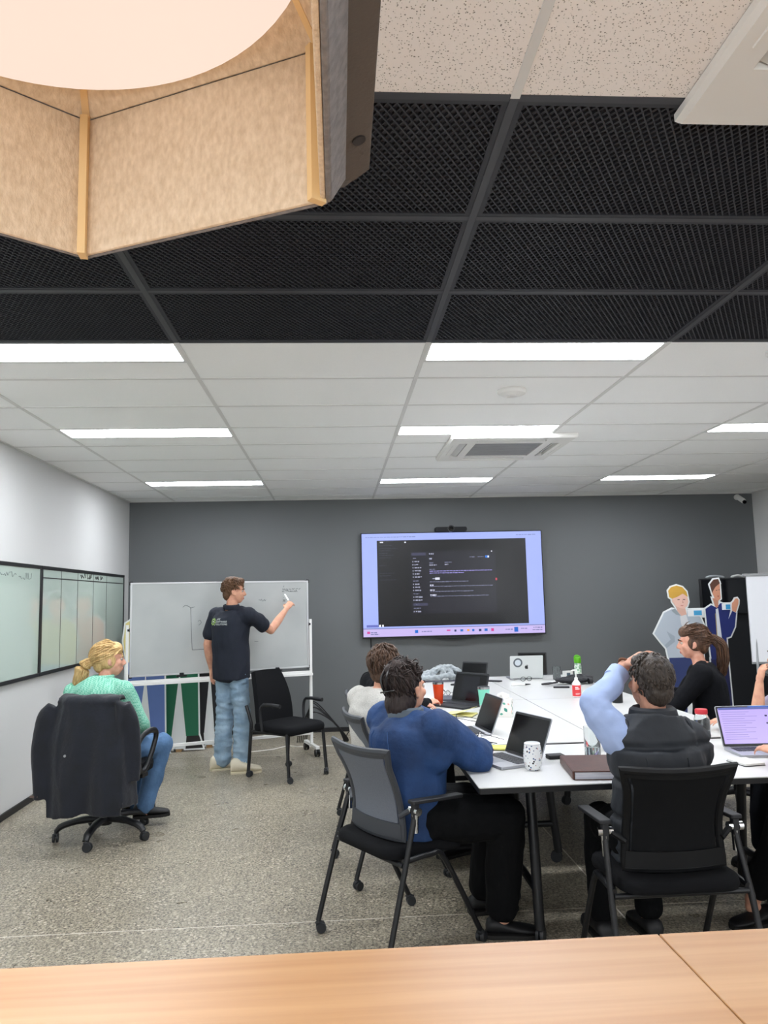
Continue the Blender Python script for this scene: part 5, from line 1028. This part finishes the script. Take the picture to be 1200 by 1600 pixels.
ponytail(t, K, hm, (0, -.135, .02), [(0, -.105, .02), (0, -.15, .02), (0, -.195, -.03), (.01, -.20, -.12), (.02, -.185, -.21), (.02, -.16, -.27)], 80, [.02, .032, .042, .045, .04, .018], mat('hair_tie_gold', '#c9a04e', .5), 5)
# person at the right edge, hand raised to the face
J = sit(0, .10, .18, .42); J.update({'head': ('w', 2.60, 4.33, 1.17), 'neck': ('w', 2.64, 4.30, 1.03), 'shL': ('w', 2.70, 4.10, .95), 'shR': ('w', 2.70, 4.48, .95), 'elL': ('w', 2.37, 4.29, .79), 'wrL': ('w', 2.415, 4.31, 1.02), 'elR': ('w', 2.55, 4.62, .77), 'wrR': ('w', 2.32, 4.52, .79)})
t, K, M_ = person('person at the right edge resting the chin on one raised hand', (2.84, 4.25), math.radians(86), J, sk1, 1.0, 1.0, True, hands={'L': dict(f=(.25, 0, 1), palm=(1, .1, 0), thumb=(0, 1, 0), curl=.7), 'R': dict(f=(-1, -.2, 0), palm=(0, 0, -1), thumb=(0, -1, 0), curl=.3)})
mt = mat('violet_grey_top', '#7a6d8d', .85, col2='#8f8a92', scale=14, bump=.2, bscale=40); garment('top', top_mb(K, .018, 'long', 1.05, sleeves='R'), mt, t, .014, 7, 82)
sl = MB(); limb(sl, [K['shL'], K['shL'].lerp(K['elL'], .5), K['elL'], K['elL'].lerp(K['wrL'], .22)], [.066, .06, .052, .048]); garment('black_sleeve', sl, m_bt, t, .01, 9, 83)
garment('trousers', trouser_mb(K), mat('charcoal_trousers'), t, .01, 9, 8)
for s in 'LR': shoe(t, (K['an'+s].x, K['an'+s].y, 0), M_ @ V((0, 1, 0)), m_blk, .25)
hb = MB(); hair_cap(hb, K['Q'], [((0, -.08, -.08), (.07, .035, .08))], 1.03); solid('hair', hb, hair_m('dark_brown', '', ''), t, .007, 3, wr_disp(17, .008, 34, (1, 1, .3)))
# nearest person, mostly outside the frame
J = sit(0, .05, .18, .42); J.update({'elL': ('w', 2.09, 3.27, .79), 'wrL': ('w', 2.035, 3.52, .80), 'elR': ('w', 2.5, 3.3, .77), 'wrR': ('w', 2.33, 3.5, .785), 'knL': ('w', 1.98, 3.40, .54), 'knR': ('w', 2.2, 3.42, .54), 'anL': ('w', 1.935, 3.66, .10), 'anR': ('w', 2.16, 3.72, .10)})
t, K, M_ = person('person almost outside the right edge, one hand at the violet laptop', (2.29, 3.02), math.radians(18), J, sk1, 1.0, 1.0, True, hands={'L': dict(f=(-.35, .9, .15), palm=(.5, 0, -.8), thumb=(.8, .5, .2), curl=.5)})
garment('top', top_mb(K, .018, 'long', 1.05), mat('beige_knit', '#c8a58e', .9, bump=.3, bscale=150), t, .012, 7, 92); garment('trousers', trouser_mb(K, low=.82), mat('black_trousers'), t, .01, 9, 8)
shoe(t, (K['anL'].x+.03, K['anL'].y-.02, 0), (-.97, -.25), m_blk, .25, .046, .07); shoe(t, (K['anR'].x, K['anR'].y, 0), (0, 1), m_blk, .25, .046, .07)
hb = MB(); hair_cap(hb, K['Q'], (), 1.03); solid('hair', hb, hair_m('dark_brown', '', ''), t, .007, 3)
# ================================================================== things on the tables and floor
TZ = .7355
m_silver = mat('laptop_silver', '#a9abb0', .4, .6); m_dark = mat('laptop_dark', '#1d1f23', .4); m_scr = mat('laptop_screen_off', '#0e1013', .12); m_key = mat('laptop_keys', '#303238', .5)
def laptop(lab, loc, rz, body, lid_deg=108, w=.315, d=.22, screen=None, glow=0, lidm=None, panel=None):
    t = thing('laptop', lab, 'laptop', (loc[0], loc[1], TZ), rz, 'laptops on the tables')
    MB().prism(rrect(-w/2, w/2, -d, 0, .01), 0, .014).build('base', body, t, bevel=.002)
    MB().prism(rrect(-w/2+.004, w/2-.004, -d+.004, -.004, .008), -.0004, .003).build('foot_plate', m_dark, t)
    kx, ky = 13, 5; k0 = MB().cbox((0, 0, 0), (.0172, .0152, .002)).mesh('key'); k0.materials.append(m_key)
    MB().box(-w/2+.022, w/2-.022, -d*.52, -.03, .0138, .0146).build('keyboard_bed', m_dark, t)
    ks = MB()
    for i in range(kx):
        for j in range(ky): ks.cbox((-w/2+.035+i*(w-.07)/(kx-1), -.04-j*.0178, .0155), (.0172*w/.315, .0150, .0022))
    ks.build('keys', m_key, t)['kind'] = 'stuff'
    MB().prism(rrect(-.05, .05, -d+.012, -d*.56, .004), .0140, .0144).build('touchpad', mat('touchpad_grey', '#8d9096', .35) if body is m_silver else m_dark, t)
    a = math.radians(lid_deg); L = d-.002; M_ = Matrix.Translation((0, -.002, .014)) @ Matrix.Rotation(PI-a, 4, 'X') @ Matrix.Rotation(PI, 4, 'X')
    # lid plane: local +y runs from hinge to top edge, +z faces the user
    up = V((0, -math.cos(a), math.sin(a))); up = V((0, math.cos(PI-a), math.sin(a))); nz = V((0, -math.sin(a), math.cos(PI-a))); ML = basis((0, -.003, .012), (1, 0, 0), up, nz)
    ld = MB().prism(rrect(-w/2, w/2, 0, L, .01), -.007, -.0006, ML).build('lid', lidm or body, t, bevel=.0015)
    MB().prism(rrect(-w/2+.003, w/2-.003, .004, L-.003, .008), -.0006, .0004, ML).build('screen_bezel', m_dark, ld)
    MB().prism(rrect(-w/2+.012, w/2-.012, .016, L-.014, .002), .0004, .0008, ML).build('screen', screen or m_scr, ld)
    if panel:
        for (x0, x1, y0, y1, mm, nm) in panel: MB().prism([(x0*w, y0*L), (x1*w, y0*L), (x1*w, y1*L), (x0*w, y1*L)], .0008, .0012, ML).build(nm, mm, ld)
    MB().cyl((-w*.4, -.002, .012), (w*.4, -.002, .012), .005, n=10).build('hinge', m_dark, t); return t, ld, ML, L, w
laptop('open silver laptop beside the speckled cup', (.915, 3.885), math.radians(-70), m_silver, 112)
laptop('open silver laptop seen edge-on near the tissue box', (.875, 4.70), math.radians(-82), m_silver, 112)
laptop('open dark laptop behind the mint green tumbler', (.985, 5.90), math.radians(-52), m_dark, 108, .34, .235, panel=[(-.26, .26, .16, .86, mat('dim_page', '#3a3f4b', .2, emit=.03), 'dim_document')])
laptop('farthest dark laptop in the left row, in front of the blanket', (1.27, 7.25), math.radians(-38), m_dark, 108, .27, .2)
lv = emi('violet_page', '#b7a4ea', .22); pn = [(-.45, .45, .9, .955, emi('page_bar', '#5560a8', .2), 'title_bar'), (.05, .45, .955, .985, emi('page_blue', '#2f62c0', .2), 'tab_bar')]
for k in range(13): pn.append((-.42, -.42+random.uniform(.35, .72), .84-.055*k, .848-.055*k, emi('page_lines', '#7f73b5', .18), 'text_line'))
for k in range(3): pn.append((.3, .34, .72-.18*k, .76-.18*k, emi('page_mark', '#2d2d6a', .15), 'page_icon'))
laptop('laptop with a bright violet document on its screen', (2.145, 3.93), math.radians(-4), m_silver, 112, .315, .215, lv, panel=pn)
laptop('black laptop lying wide open under the arm of the vest man', (1.56, 3.93), math.radians(14), m_dark, 158, .31, .215)
t, ld, ML, L, w_ = laptop('silver laptop seen from behind with a round sticker on the lid', (1.845, 7.50), math.radians(178), m_silver, 100, .325, .225, lidm=mat('lid_pale_silver', '#d3d7d6', .35, .3))
B2 = ML @ Matrix.Translation((0, 0, -.0072)) @ Matrix.Rotation(PI, 4, 'Y')
MB().lathe([(.045, 0), (.045, .0005), (.001, .0006)], 28, (-.085, L*.70, 0), B2).build('sticker', mat('sticker_grey', '#5b6268', .5), ld); MB().lathe([(.030, .0005), (.030, .0009), (.001, .001)], 24, (-.085, L*.70, 0), B2).build('sticker_centre', mat('sticker_pale', '#cdd5dc', .5), ld)
fruit = [(.0, .014), (.006, .017), (.013, .015), (.0165, .009), (.0125, .006), (.0115, .0), (.013, -.005), (.0175, -.008), (.013, -.016), (.007, -.019), (.0, -.0165), (-.007, -.019), (-.013, -.015), (-.0175, -.004), (-.016, .009), (-.008, .0165)]
MB().prism([(x, y+L*.5) for x, y in fruit], 0, .0006, B2).prism([(.001, L*.5+.017), (.004, L*.5+.024), (.009, L*.5+.026), (.007, L*.5+.02)], 0, .0006, B2).build('lid_emblem', mat('emblem_black', '#1b1d1f', .3), ld)
pm_ = thing('portable_screen', 'black portable screen propped up behind the silver laptop with the sticker', 'screen', (1.985, 7.79, TZ), math.radians(-14))
MS = Matrix.Translation((0, 0, .012)) @ Matrix.Rotation(math.radians(-10), 4, 'X'); MB().prism(rrect(-.145, .145, 0, .225, .008), -.005, .005, MS @ basis((0, 0, 0), (1, 0, 0), (0, 0, 1), (0, -1, 0))).build('panel', m_dark, pm_, bevel=.002); MB().box(-.06, .06, -.045, .05, 0, .006).build('foot', m_dark, pm_); MB().box(-.03, .03, .012, .022, .004, .09).build('stand', m_dark, pm_)
MB().prism(rrect(-.135, .135, .012, .215, .003), .0051, .0058, MS @ basis((0, 0, 0), (1, 0, 0), (0, 0, 1), (0, -1, 0))).build('screen', m_scr, pm_)
# ---- drinking vessels and bottles
def vessel(name, lab, cat, loc, parts, n=28, group=None):
    t = thing(name, lab, cat, (loc[0], loc[1], TZ), 0, group)
    for nm, prof, m in parts: MB().lathe(prof, n).build(nm, m, t, smooth=40)
    return t
def speck():
    m = mat('speckled_enamel', '#e6e8e8', .35); N = m.node_tree.nodes; L = m.node_tree.links; B = N['Principled BSDF']; tc = N.new('ShaderNodeTexCoord'); prev = None
    for sc, lo, c, off in ((95, .6, '#3d5a80', 0), (80, .68, '#1f2126', 3), (110, .72, '#b98f86', 7)):
        mp = N.new('ShaderNodeMapping'); mp.inputs['Location'].default_value = (off, off, off); L.new(tc.outputs['Object'], mp.inputs[0])
        v = N.new('ShaderNodeTexVoronoi'); v.inputs['Scale'].default_value = sc; L.new(mp.outputs[0], v.inputs['Vector'])
        a = N.new('ShaderNodeMath'); a.operation = 'LESS_THAN'; a.inputs[1].default_value = .38; L.new(v.outputs['Distance'], a.inputs[0]); b = N.new('ShaderNodeMath'); b.operation = 'GREATER_THAN'; b.inputs[1].default_value = lo; L.new(v.outputs['Color'], b.inputs[0])
        q = N.new('ShaderNodeMath'); q.operation = 'MULTIPLY'; L.new(a.outputs[0], q.inputs[0]); L.new(b.outputs[0], q.inputs[1])
        x = N.new('ShaderNodeMix'); x.data_type = 'RGBA'; L.new(q.outputs[0], x.inputs[0]); x.inputs[6].default_value = H('#e6e8e8'); x.inputs[7].default_value = H(c)
        if prev: L.new(prev, x.inputs[6])
        prev = x.outputs[2]
    L.new(prev, B.inputs['Base Color']); return m
m_glass = mat('clear_glass', '#f4f8f8', .02, trans=1.0, ior=1.45); m_water = mat('water', '#eef4f4', .01, trans=1.0, ior=1.33); m_steel = mat('steel_rim', '#b5b8ba', .25, .9)
vessel('tumbler', 'white speckled cup at the near corner of the tables', 'cup', (.912, 3.655), [('body', [(.001, 0), (.029, 0), (.034, .005), (.042, .035), (.044, .065), (.041, .095), (.037, .118), (.034, .118), (.037, .09), (.001, .085)], speck()), ('lid', [(.0375, .116), (.038, .122), (.034, .125), (.001, .124)], mat('clear_lid', '#dfe3e4', .15))], group='tumblers')
vessel('tumbler', 'tall orange steel tumbler beside the papers', 'tumbler', (.765, 5.91), [('body', [(.001, 0), (.028, 0), (.031, .004), (.036, .08), (.042, .158), (.001, .158)], mat('orange_coat', '#d8451c', .35)), ('steel_lip', [(.042, .158), (.0425, .172), (.039, .172), (.039, .16), (.001, .16)], m_steel), ('lid', [(.039, .168), (.039, .175), (.001, .176)], mat('smoke_lid', '#4a4d50', .2))], group='tumblers')
vessel('tumbler', 'mint green steel tumbler in front of the dark laptop', 'tumbler', (1.05, 5.56), [('body', [(.001, 0), (.028, 0), (.031, .004), (.037, .09), (.043, .152), (.001, .152)], mat('mint_coat', '#7fd6bd', .35)), ('steel_lip', [(.043, .152), (.0435, .168), (.04, .168), (.04, .155), (.001, .155)], m_steel), ('lid', [(.04, .164), (.04, .171), (.001, .172)], mat('smoke_lid'))], group='tumblers')
vessel('water_glass', 'tall clear glass half full of water by the elbow of the vest man', 'glass', (1.275, 3.875), [('glass', [(.001, 0), (.036, 0), (.040, .006), (.041, .15), (.0395, .15), (.0382, .008), (.001, .006)], m_glass), ('water', [(.001, .0062), (.0381, .0085), (.0388, .052), (.001, .052)], m_water)], group='water glasses')
vessel('water_glass', 'clear drinking glass beside the silver laptop with the sticker', 'glass', (2.12, 7.40), [('glass', [(.001, 0), (.036, 0), (.038, .006), (.038, .125), (.0365, .125), (.0362, .008), (.001, .006)], m_glass)], group='water glasses')
vessel('pump_bottle', 'red labelled hand wash bottle with white pump', 'bottle', (1.90, 6.09), [('body', [(.001, 0), (.028, 0), (.034, .005), (.034, .10), (.03, .118), (.016, .135), (.012, .14), (.001, .14)], mat('clear_plastic', '#e8e4e4', .15, alpha=1)), ('label', [(.0346, .012), (.0346, .098), (.001, .098)][:2]+[(.0342, .098)], mat('red_label', '#d63a3f', .45)), ('pump', [(.014, .138), (.014, .155), (.005, .158), (.005, .205), (.009, .207), (.009, .217), (.001, .218)], m_plw)])
o = [x for x in COL.objects if x.name == 'pump_bottle'][0]; MB().tube([(0, 0, .212), (-.02, 0, .214), (-.045, 0, .207)], [.007, .006, .004], 8).build('nozzle', m_plw, o)
for i, (x0, x1, z0) in enumerate(((-.022, .004, .078), (-.022, .012, .066), (-.02, .016, .034), (-.02, .010, .026))): MB().box(x0, x1, -.0352, -.0346, z0, z0+(.007 if i < 2 else .003)).build('label_print', mat('label_white', '#f1d6d6', .5), o)
vessel('water_bottle', 'floral water bottle with a bright green cap at the far end of the tables', 'bottle', (2.30, 7.30), [('body', [(.001, 0), (.03, 0), (.033, .006), (.033, .13), (.029, .15), (.029, .165), (.001, .166)], mat('floral_bottle', '#dfe6dc', .3, col2='#7fae8a', scale=60, ramp=(.5, .55))), ('cap', [(.031, .162), (.034, .168), (.034, .195), (.03, .212), (.012, .222), (.001, .222)], mat('green_cap', '#5cb01e', .35))], group='bottles')
o = [x for x in COL.objects if x.name.startswith('water_bottle')][0]; MB().tube(catmull([(-.03, 0, .20), (-.025, 0, .225), (0, 0, .232), (.028, 0, .216)], 4), .007, 8).build('cap_loop', mat('green_cap'), o)
vessel('water_bottle', 'tall black steel bottle behind the raised arm of the vest man', 'bottle', (2.10, 5.74), [('body', [(.001, 0), (.038, 0), (.04, .004), (.04, .20), (.034, .225), (.022, .235), (.001, .235)], mat('black_steel', '#16181a', .4)), ('cap', [(.024, .233), (.026, .24), (.026, .27), (.02, .276), (.001, .276)], m_plk)], group='bottles')
vessel('glass_jar', 'clear glass bottle with a red cap in front of the violet laptop', 'bottle', (2.04, 4.27), [('glass', [(.001, 0), (.04, 0), (.043, .005), (.043, .10), (.036, .125), (.03, .135), (.0285, .135), (.041, .1), (.041, .007), (.001, .006)], m_glass), ('cap', [(.033, .132), (.034, .136), (.034, .155), (.031, .159), (.001, .16)], mat('red_cap', '#c8323c', .4))])
# ---- tissue box, folder, books, papers
tb_ = thing('tissue_box', 'cube tissue box with green and pink leaf print', 'tissue box', (1.13, 5.27, TZ), -.35)
MB().prism(rrect(-.056, .056, -.056, .056, .004), 0, .115).build('box', mat('tissue_box_white', '#e7e4de', .6), tb_)
rr = random.Random(21)
for sgn in range(4):
    M_ = Matrix.Rotation(sgn*PI/2, 4, 'Z') @ basis((0, -.0563, 0), (1, 0, 0), (0, 0, 1), (0, -1, 0))
    for k, (x, z, a, s, c) in enumerate(((-.02, .075, .5, .03, '#4f9a86'), (.02, .05, 2.2, .034, '#3f8f7e'), (.01, .092, -.4, .024, '#5aa893'), (-.035, .035, 1.2, .026, '#e2a08c'), (.04, .088, 2.6, .018, '#e2a9a0'), (-.01, .022, .1, .024, '#57a58f'))):
        lf = [(x+s*(t-.5)*math.cos(a)-q*s*.32*math.sin(PI*t)*math.sin(a), z+s*(t-.5)*math.sin(a)+q*s*.32*math.sin(PI*t)*math.cos(a)) for q, T in ((1, (0, .25, .5, .75, 1)), (-1, (.75, .5, .25))) for t in T]
        MB().prism(lf, 0, .0003+.00005*k, M_).build('leaf_print', mat('leaf'+c.strip('#'), c, .6), tb_, smooth=0)
solid('tissue', grid_surface(lambda u, v: V((-.04+.08*u, .02*math.sin(u*7)+.012*math.sin(v*6), .112+.055*v*(1-.4*abs(2*u-1)))), 12, 8, .003), mat('tissue_paper', '#f0f0ee', .9), tb_, .003, 1)
bg = thing('plastic_wrapper', 'crumpled clear plastic wrapper left of the tissue box', 'wrapper', (1.04, 5.40, TZ+.006)); wm = MB(); wm.ell((0, 0, .03), (.05, .04, .03), 20); solid('film', wm, mat('plastic_film', '#dfe3e3', .2, alpha=.55), bg, .004, 1, lambda co, nr: wr_disp(4, .03, 28)(co, nr)+.002)
bf = thing('leather_folder', 'brown leather folder full of papers on the near table edge', 'folder', (1.18, 3.575, TZ), math.radians(-7)); m_lea = mat('brown_leather', '#4c2a22', .42, col2='#3f221c', scale=30, bump=.15, bscale=180)
MB().prism(rrect(-.125, .125, -.175, .175, .008), 0, .003).build('back_cover', m_lea, bf); MB().prism(rrect(-.125, .125, -.175, .175, .008), .034, .039).build('front_cover', m_lea, bf, bevel=.0015)
MB().box(-.13, -.12, -.17, .17, .0015, .0375).build('spine', m_lea, bf, bevel=.003); MB().box(-.119, .12, -.168, .17, .0032, .0338).build('papers', mat('paper_edges', '#d9d7d6', .8, col2='#aeb0c4', scale=1, stretch=(1, 1, 400)), bf)
def flat(name, lab, cat, loc, rz, w, d, h, m, z=0, r=.004, group=None):
    o = MB().prism(rrect(-w/2, w/2, -d/2, d/2, r), 0, h).build(name, m, None, (loc[0], loc[1], TZ+z), (0, 0, rz), bevel=min(.002, h*.3)); return tag(o, lab, cat, group)
wl_ = thing('wallet', 'small black wallet lying above the brown folder', 'wallet', (1.085, 3.885, TZ), .1); MB().prism(rrect(-.042, .042, -.03, .03, .006), 0, .009).build('back_flap', m_plk, wl_, bevel=.002); MB().prism(rrect(-.042, .042, -.03, .03, .006), .0095, .019).build('front_flap', mat('wallet_leather', '#1a1b1d', .5), wl_, bevel=.003)
def notebook(lab, loc, rz, w, d, c, pages=True, open_=False):
    t = thing('notepad', lab, 'notepad', (loc[0], loc[1], TZ), rz, 'notepads on the tables'); m = mat('pad'+c.strip('#'), c, .7)
    MB().prism(rrect(-w/2, w/2, -d/2, d/2, .004), 0, .003).build('backing', m_dark, t); MB().box(-w/2+.003, w/2-.003, -d/2+.003, d/2-.003, .003, .012).build('pages', m, t)
    if open_: grid_surface(lambda u, v: V((-w/2+.003+(w-.006)*u, -d/2+.004+(d-.01)*v, .0135+.05*u*u*(1-.2*v))), 8, 4, .0012).build('lifted_sheet', m, t)
    return t
notebook('yellow writing pad with a lifted sheet, in front of the orange tumbler', (.85, 5.37), -.45, .20, .16, '#ded891', open_=True)
notebook('yellow note sheets under the paper beside the nearest silver laptop', (.87, 4.16), -.3, .12, .10, '#dcd873'); notebook('pale grey writing pad between the near laptop and the spectacles', (.74, 4.20), -.5, .15, .21, '#cfd0cc', open_=True)
notebook('white notepad in front of the violet laptop', (1.93, 3.62), .15, .11, .14, '#e2e2de')
m_pap = mat('sheet_white', '#eeeeec', .75)
for i, (x, y, r_, lab) in enumerate(((.70, 6.25, .3, 'white sheet of paper behind the orange tumbler'), (.83, 4.50, .1, 'white sheet of paper under the spectacles near the denim sleeve'), (.76, 5.05, -.1, 'white sheet of paper by the edge-on silver laptop'), (1.12, 6.35, .2, 'white sheet of paper next to the farthest dark laptop'))): flat('sheet_of_paper', lab, 'paper', (x, y), r_, .21, .297, .0012, m_pap, group='loose papers')
flat('notebook', 'closed dark grey notebook beside the orange tumbler', 'notebook', (.90, 6.22), -.3, .17, .24, .016, mat('notebook_grey', '#4b4e58', .6)); flat('phone', 'black phone lying next to the orange tumbler', 'phone', (.72, 6.10), -.2, .075, .15, .009, m_plk, r=.01); flat('phone', 'dark phone lying on the far table near the silver laptop', 'phone', (1.50, 7.40), .9, .075, .15, .009, m_dark, r=.01); flat('phone', 'black phone lying in front of the black pouch', 'phone', (1.97, 6.75), 1.3, .072, .14, .009, m_plk, r=.01)
# ---- spectacles
m_wire = mat('spectacle_black', '#1a1a1c', .3)
def spectacles(lab, loc, rz, m=m_wire):
    t = thing('spectacles', lab, 'spectacles', (loc[0], loc[1], TZ), rz, 'spectacles lying on the tables')
    for s in (-1, 1):
        c = V((s*.033, 0, .023)); MB().tube([c+V((math.cos(a)*.026, 0, math.sin(a)*.020)) for a in [2*PI*i/22 for i in range(22)]], .0022, 6, closed=True).build('rim', m, t)
        MB().lathe([(.025, -.0006), (.025, .0006)], 20, M=basis(c, (1, 0, 0), (0, 0, .78), (0, 1, 0))).build('lens', m_glass, t)
        MB().tube(catmull([(s*.059, 0, .03), (s*.066, .01, .028), (s*.066, .09, .012), (s*.062, .135, .004)], 4), .002, 6).build('temple', m, t)
    MB().tube(catmull([(-.008, 0, .028), (0, -.002, .031), (.008, 0, .028)], 3), .002, 6).build('bridge', m, t); return t
spectacles('black spectacles lying near the denim sleeve, by the nearest laptop', (.79, 4.42), math.radians(-120)); spectacles('spectacles lying next to the yellow pad', (.78, 5.14), math.radians(-100)); spectacles('thin spectacles beside the orange tumbler', (.90, 6.48), math.radians(-60)); spectacles('spectacles lying in front of the silver laptop with the sticker', (1.80, 7.33), math.radians(15))
# ---- pens
def pen(lab, a, b, c, r=.005):
    a, b = V((*a, 0)), V((*b, 0)); t = thing('pen', lab, 'pen', (a.x, a.y, TZ+r), 0, 'pens on the tables'); d = b-a; MB().rod((0, 0, 0), d*.72, r, r, 10).build('barrel', mat('pen'+c.strip('#'), c, .4), t); MB().rod(d*.72, d, r*1.1, r*.5, 10).build('pen_cap', m_plk, t)
pen('dark pen lying at the near edge in front of the violet laptop', (1.97, 3.42), (2.10, 3.46), '#3a3c40'); pen('white marker with black cap on the far table', (1.58, 6.98), (1.76, 7.02), '#e9e9e6', .008); pen('black pen on the pad beside the nearest laptop', (.78, 4.24), (.86, 4.33), '#1d1d20')
# ---- far end: blanket, pouch, cable box
bl = thing('folded_blanket', 'crumpled grey fleece blanket at the far end of the left table row', 'blanket', (1.01, 7.58, TZ)); m_fl = mat('grey_fleece', '#a9b0b4', .95, col2='#8f979b', scale=40, bump=.35, bscale=120, sheen=.3); bm_ = MB()
for pts, r in (([(-.20, .03, .035), (-.08, .05, .075), (.05, .06, .11), (.18, .04, .07), (.22, 0, .035)], .04), ([(-.21, -.03, .03), (-.1, -.03, .06), (0, .0, .12), (.08, -.02, .09), (.1, -.06, .03)], .036), ([(.02, -.03, .12), (.1, -.01, .12), (.17, -.04, .08), (.2, -.05, .03)], .032), ([(-.19, -.06, .025), (-.09, -.07, .03), (0, -.06, .035), (.02, -.05, .09)], .03), ([(-.02, -.07, .03), (.06, -.08, .05), (.13, -.07, .03), (.19, -.06, .03)], .03)):
    P = catmull(pts, 6); bm_.tube(P, [r]*len(P), 10, flat=.8); bm_.ell(P[0], r*.9); bm_.ell(P[-1], r*.9)
bl.location.z += .012; solid('fleece', bm_, m_fl, bl, .006, 3, wr_disp(8, .016, 16))
bp = thing('black_pouch', 'flat black bag with straps lying behind the red pump bottle', 'bag', (2.17, 6.98, TZ+.008), .1); pm = MB(); pm.ell((0, .02, .03), (.19, .09, .03), 20); pm.ell((.06, .05, .045), (.14, .07, .03), 20); solid('bag', pm, mat('black_nylon', '#17181d', .6, bump=.3, bscale=60), bp, .006, 2, wr_disp(5, .012, 14)); MB().tube(catmull([(-.18, -.02, .02), (-.28, -.06, .012), (-.34, -.05, .01), (-.24, -.02, .014)], 5), .009, 6).build('strap', m_plk, bp); MB().cyl((.09, -.085, .026), (.125, -.085, .026), .026).build('strap_roll', m_plk, bp)
cb = thing('label_box', 'small white carton next to the far drinking glass', 'box', (2.24, 7.44, TZ), .3); MB().box(-.04, .04, -.03, .03, 0, .075).build('carton', m_plw, cb, bevel=.002); MB().box(-.03, .01, -.0306, -.03, .02, .06).build('carton_print', mat('print_slate', '#51606b', .6), cb)
flat('sheet_of_paper', 'white sheet of paper by the small white carton', 'paper', (2.12, 7.22), .2, .21, .14, .0012, m_pap, group='loose papers')
# ---- cables on the floor
rr = random.Random(4); co_ = thing('cable_coil', 'loops of black cable hanging behind the empty chair', 'cable', (-.16, 8.55, 0))
for k in range(6):
    c = rr.uniform(-.04, .04); MB().tube(catmull([(-.30+.02*k, .05, .01), (-.25+.02*k, 0, .22+.03*k), (-.08+c, -.02, .34+.025*k-.02*(k % 2)), (.12+c*.5, 0, .22), (.21+.01*k, .02, .03), (.19, .08, .01)], 6), .006, 6).build('cable_loop', m_plk, co_)
tag(MB().tube(catmull([(-1.0, 8.15, .008), (-.7, 8.28, .008), (-.55, 8.44, .008), (-.42, 8.36, .008), (-.1, 8.36, .008), (.35, 8.2, .008), (.8, 8.3, .008)], 8), .006, 6).build('power_cord', mat('white_cord', '#d3d0c8', .5)), 'white power cord running across the floor behind the empty chair', 'cord')
tag(MB().tube(catmull([(.05, 8.6, .03), (.2, 8.55, .22), (.34, 8.4, .30), (.5, 8.2, .02)], 6), .005, 6).build('thin_cable', m_plk), 'thin black cable stretched from the cable loops towards the tables', 'cable')
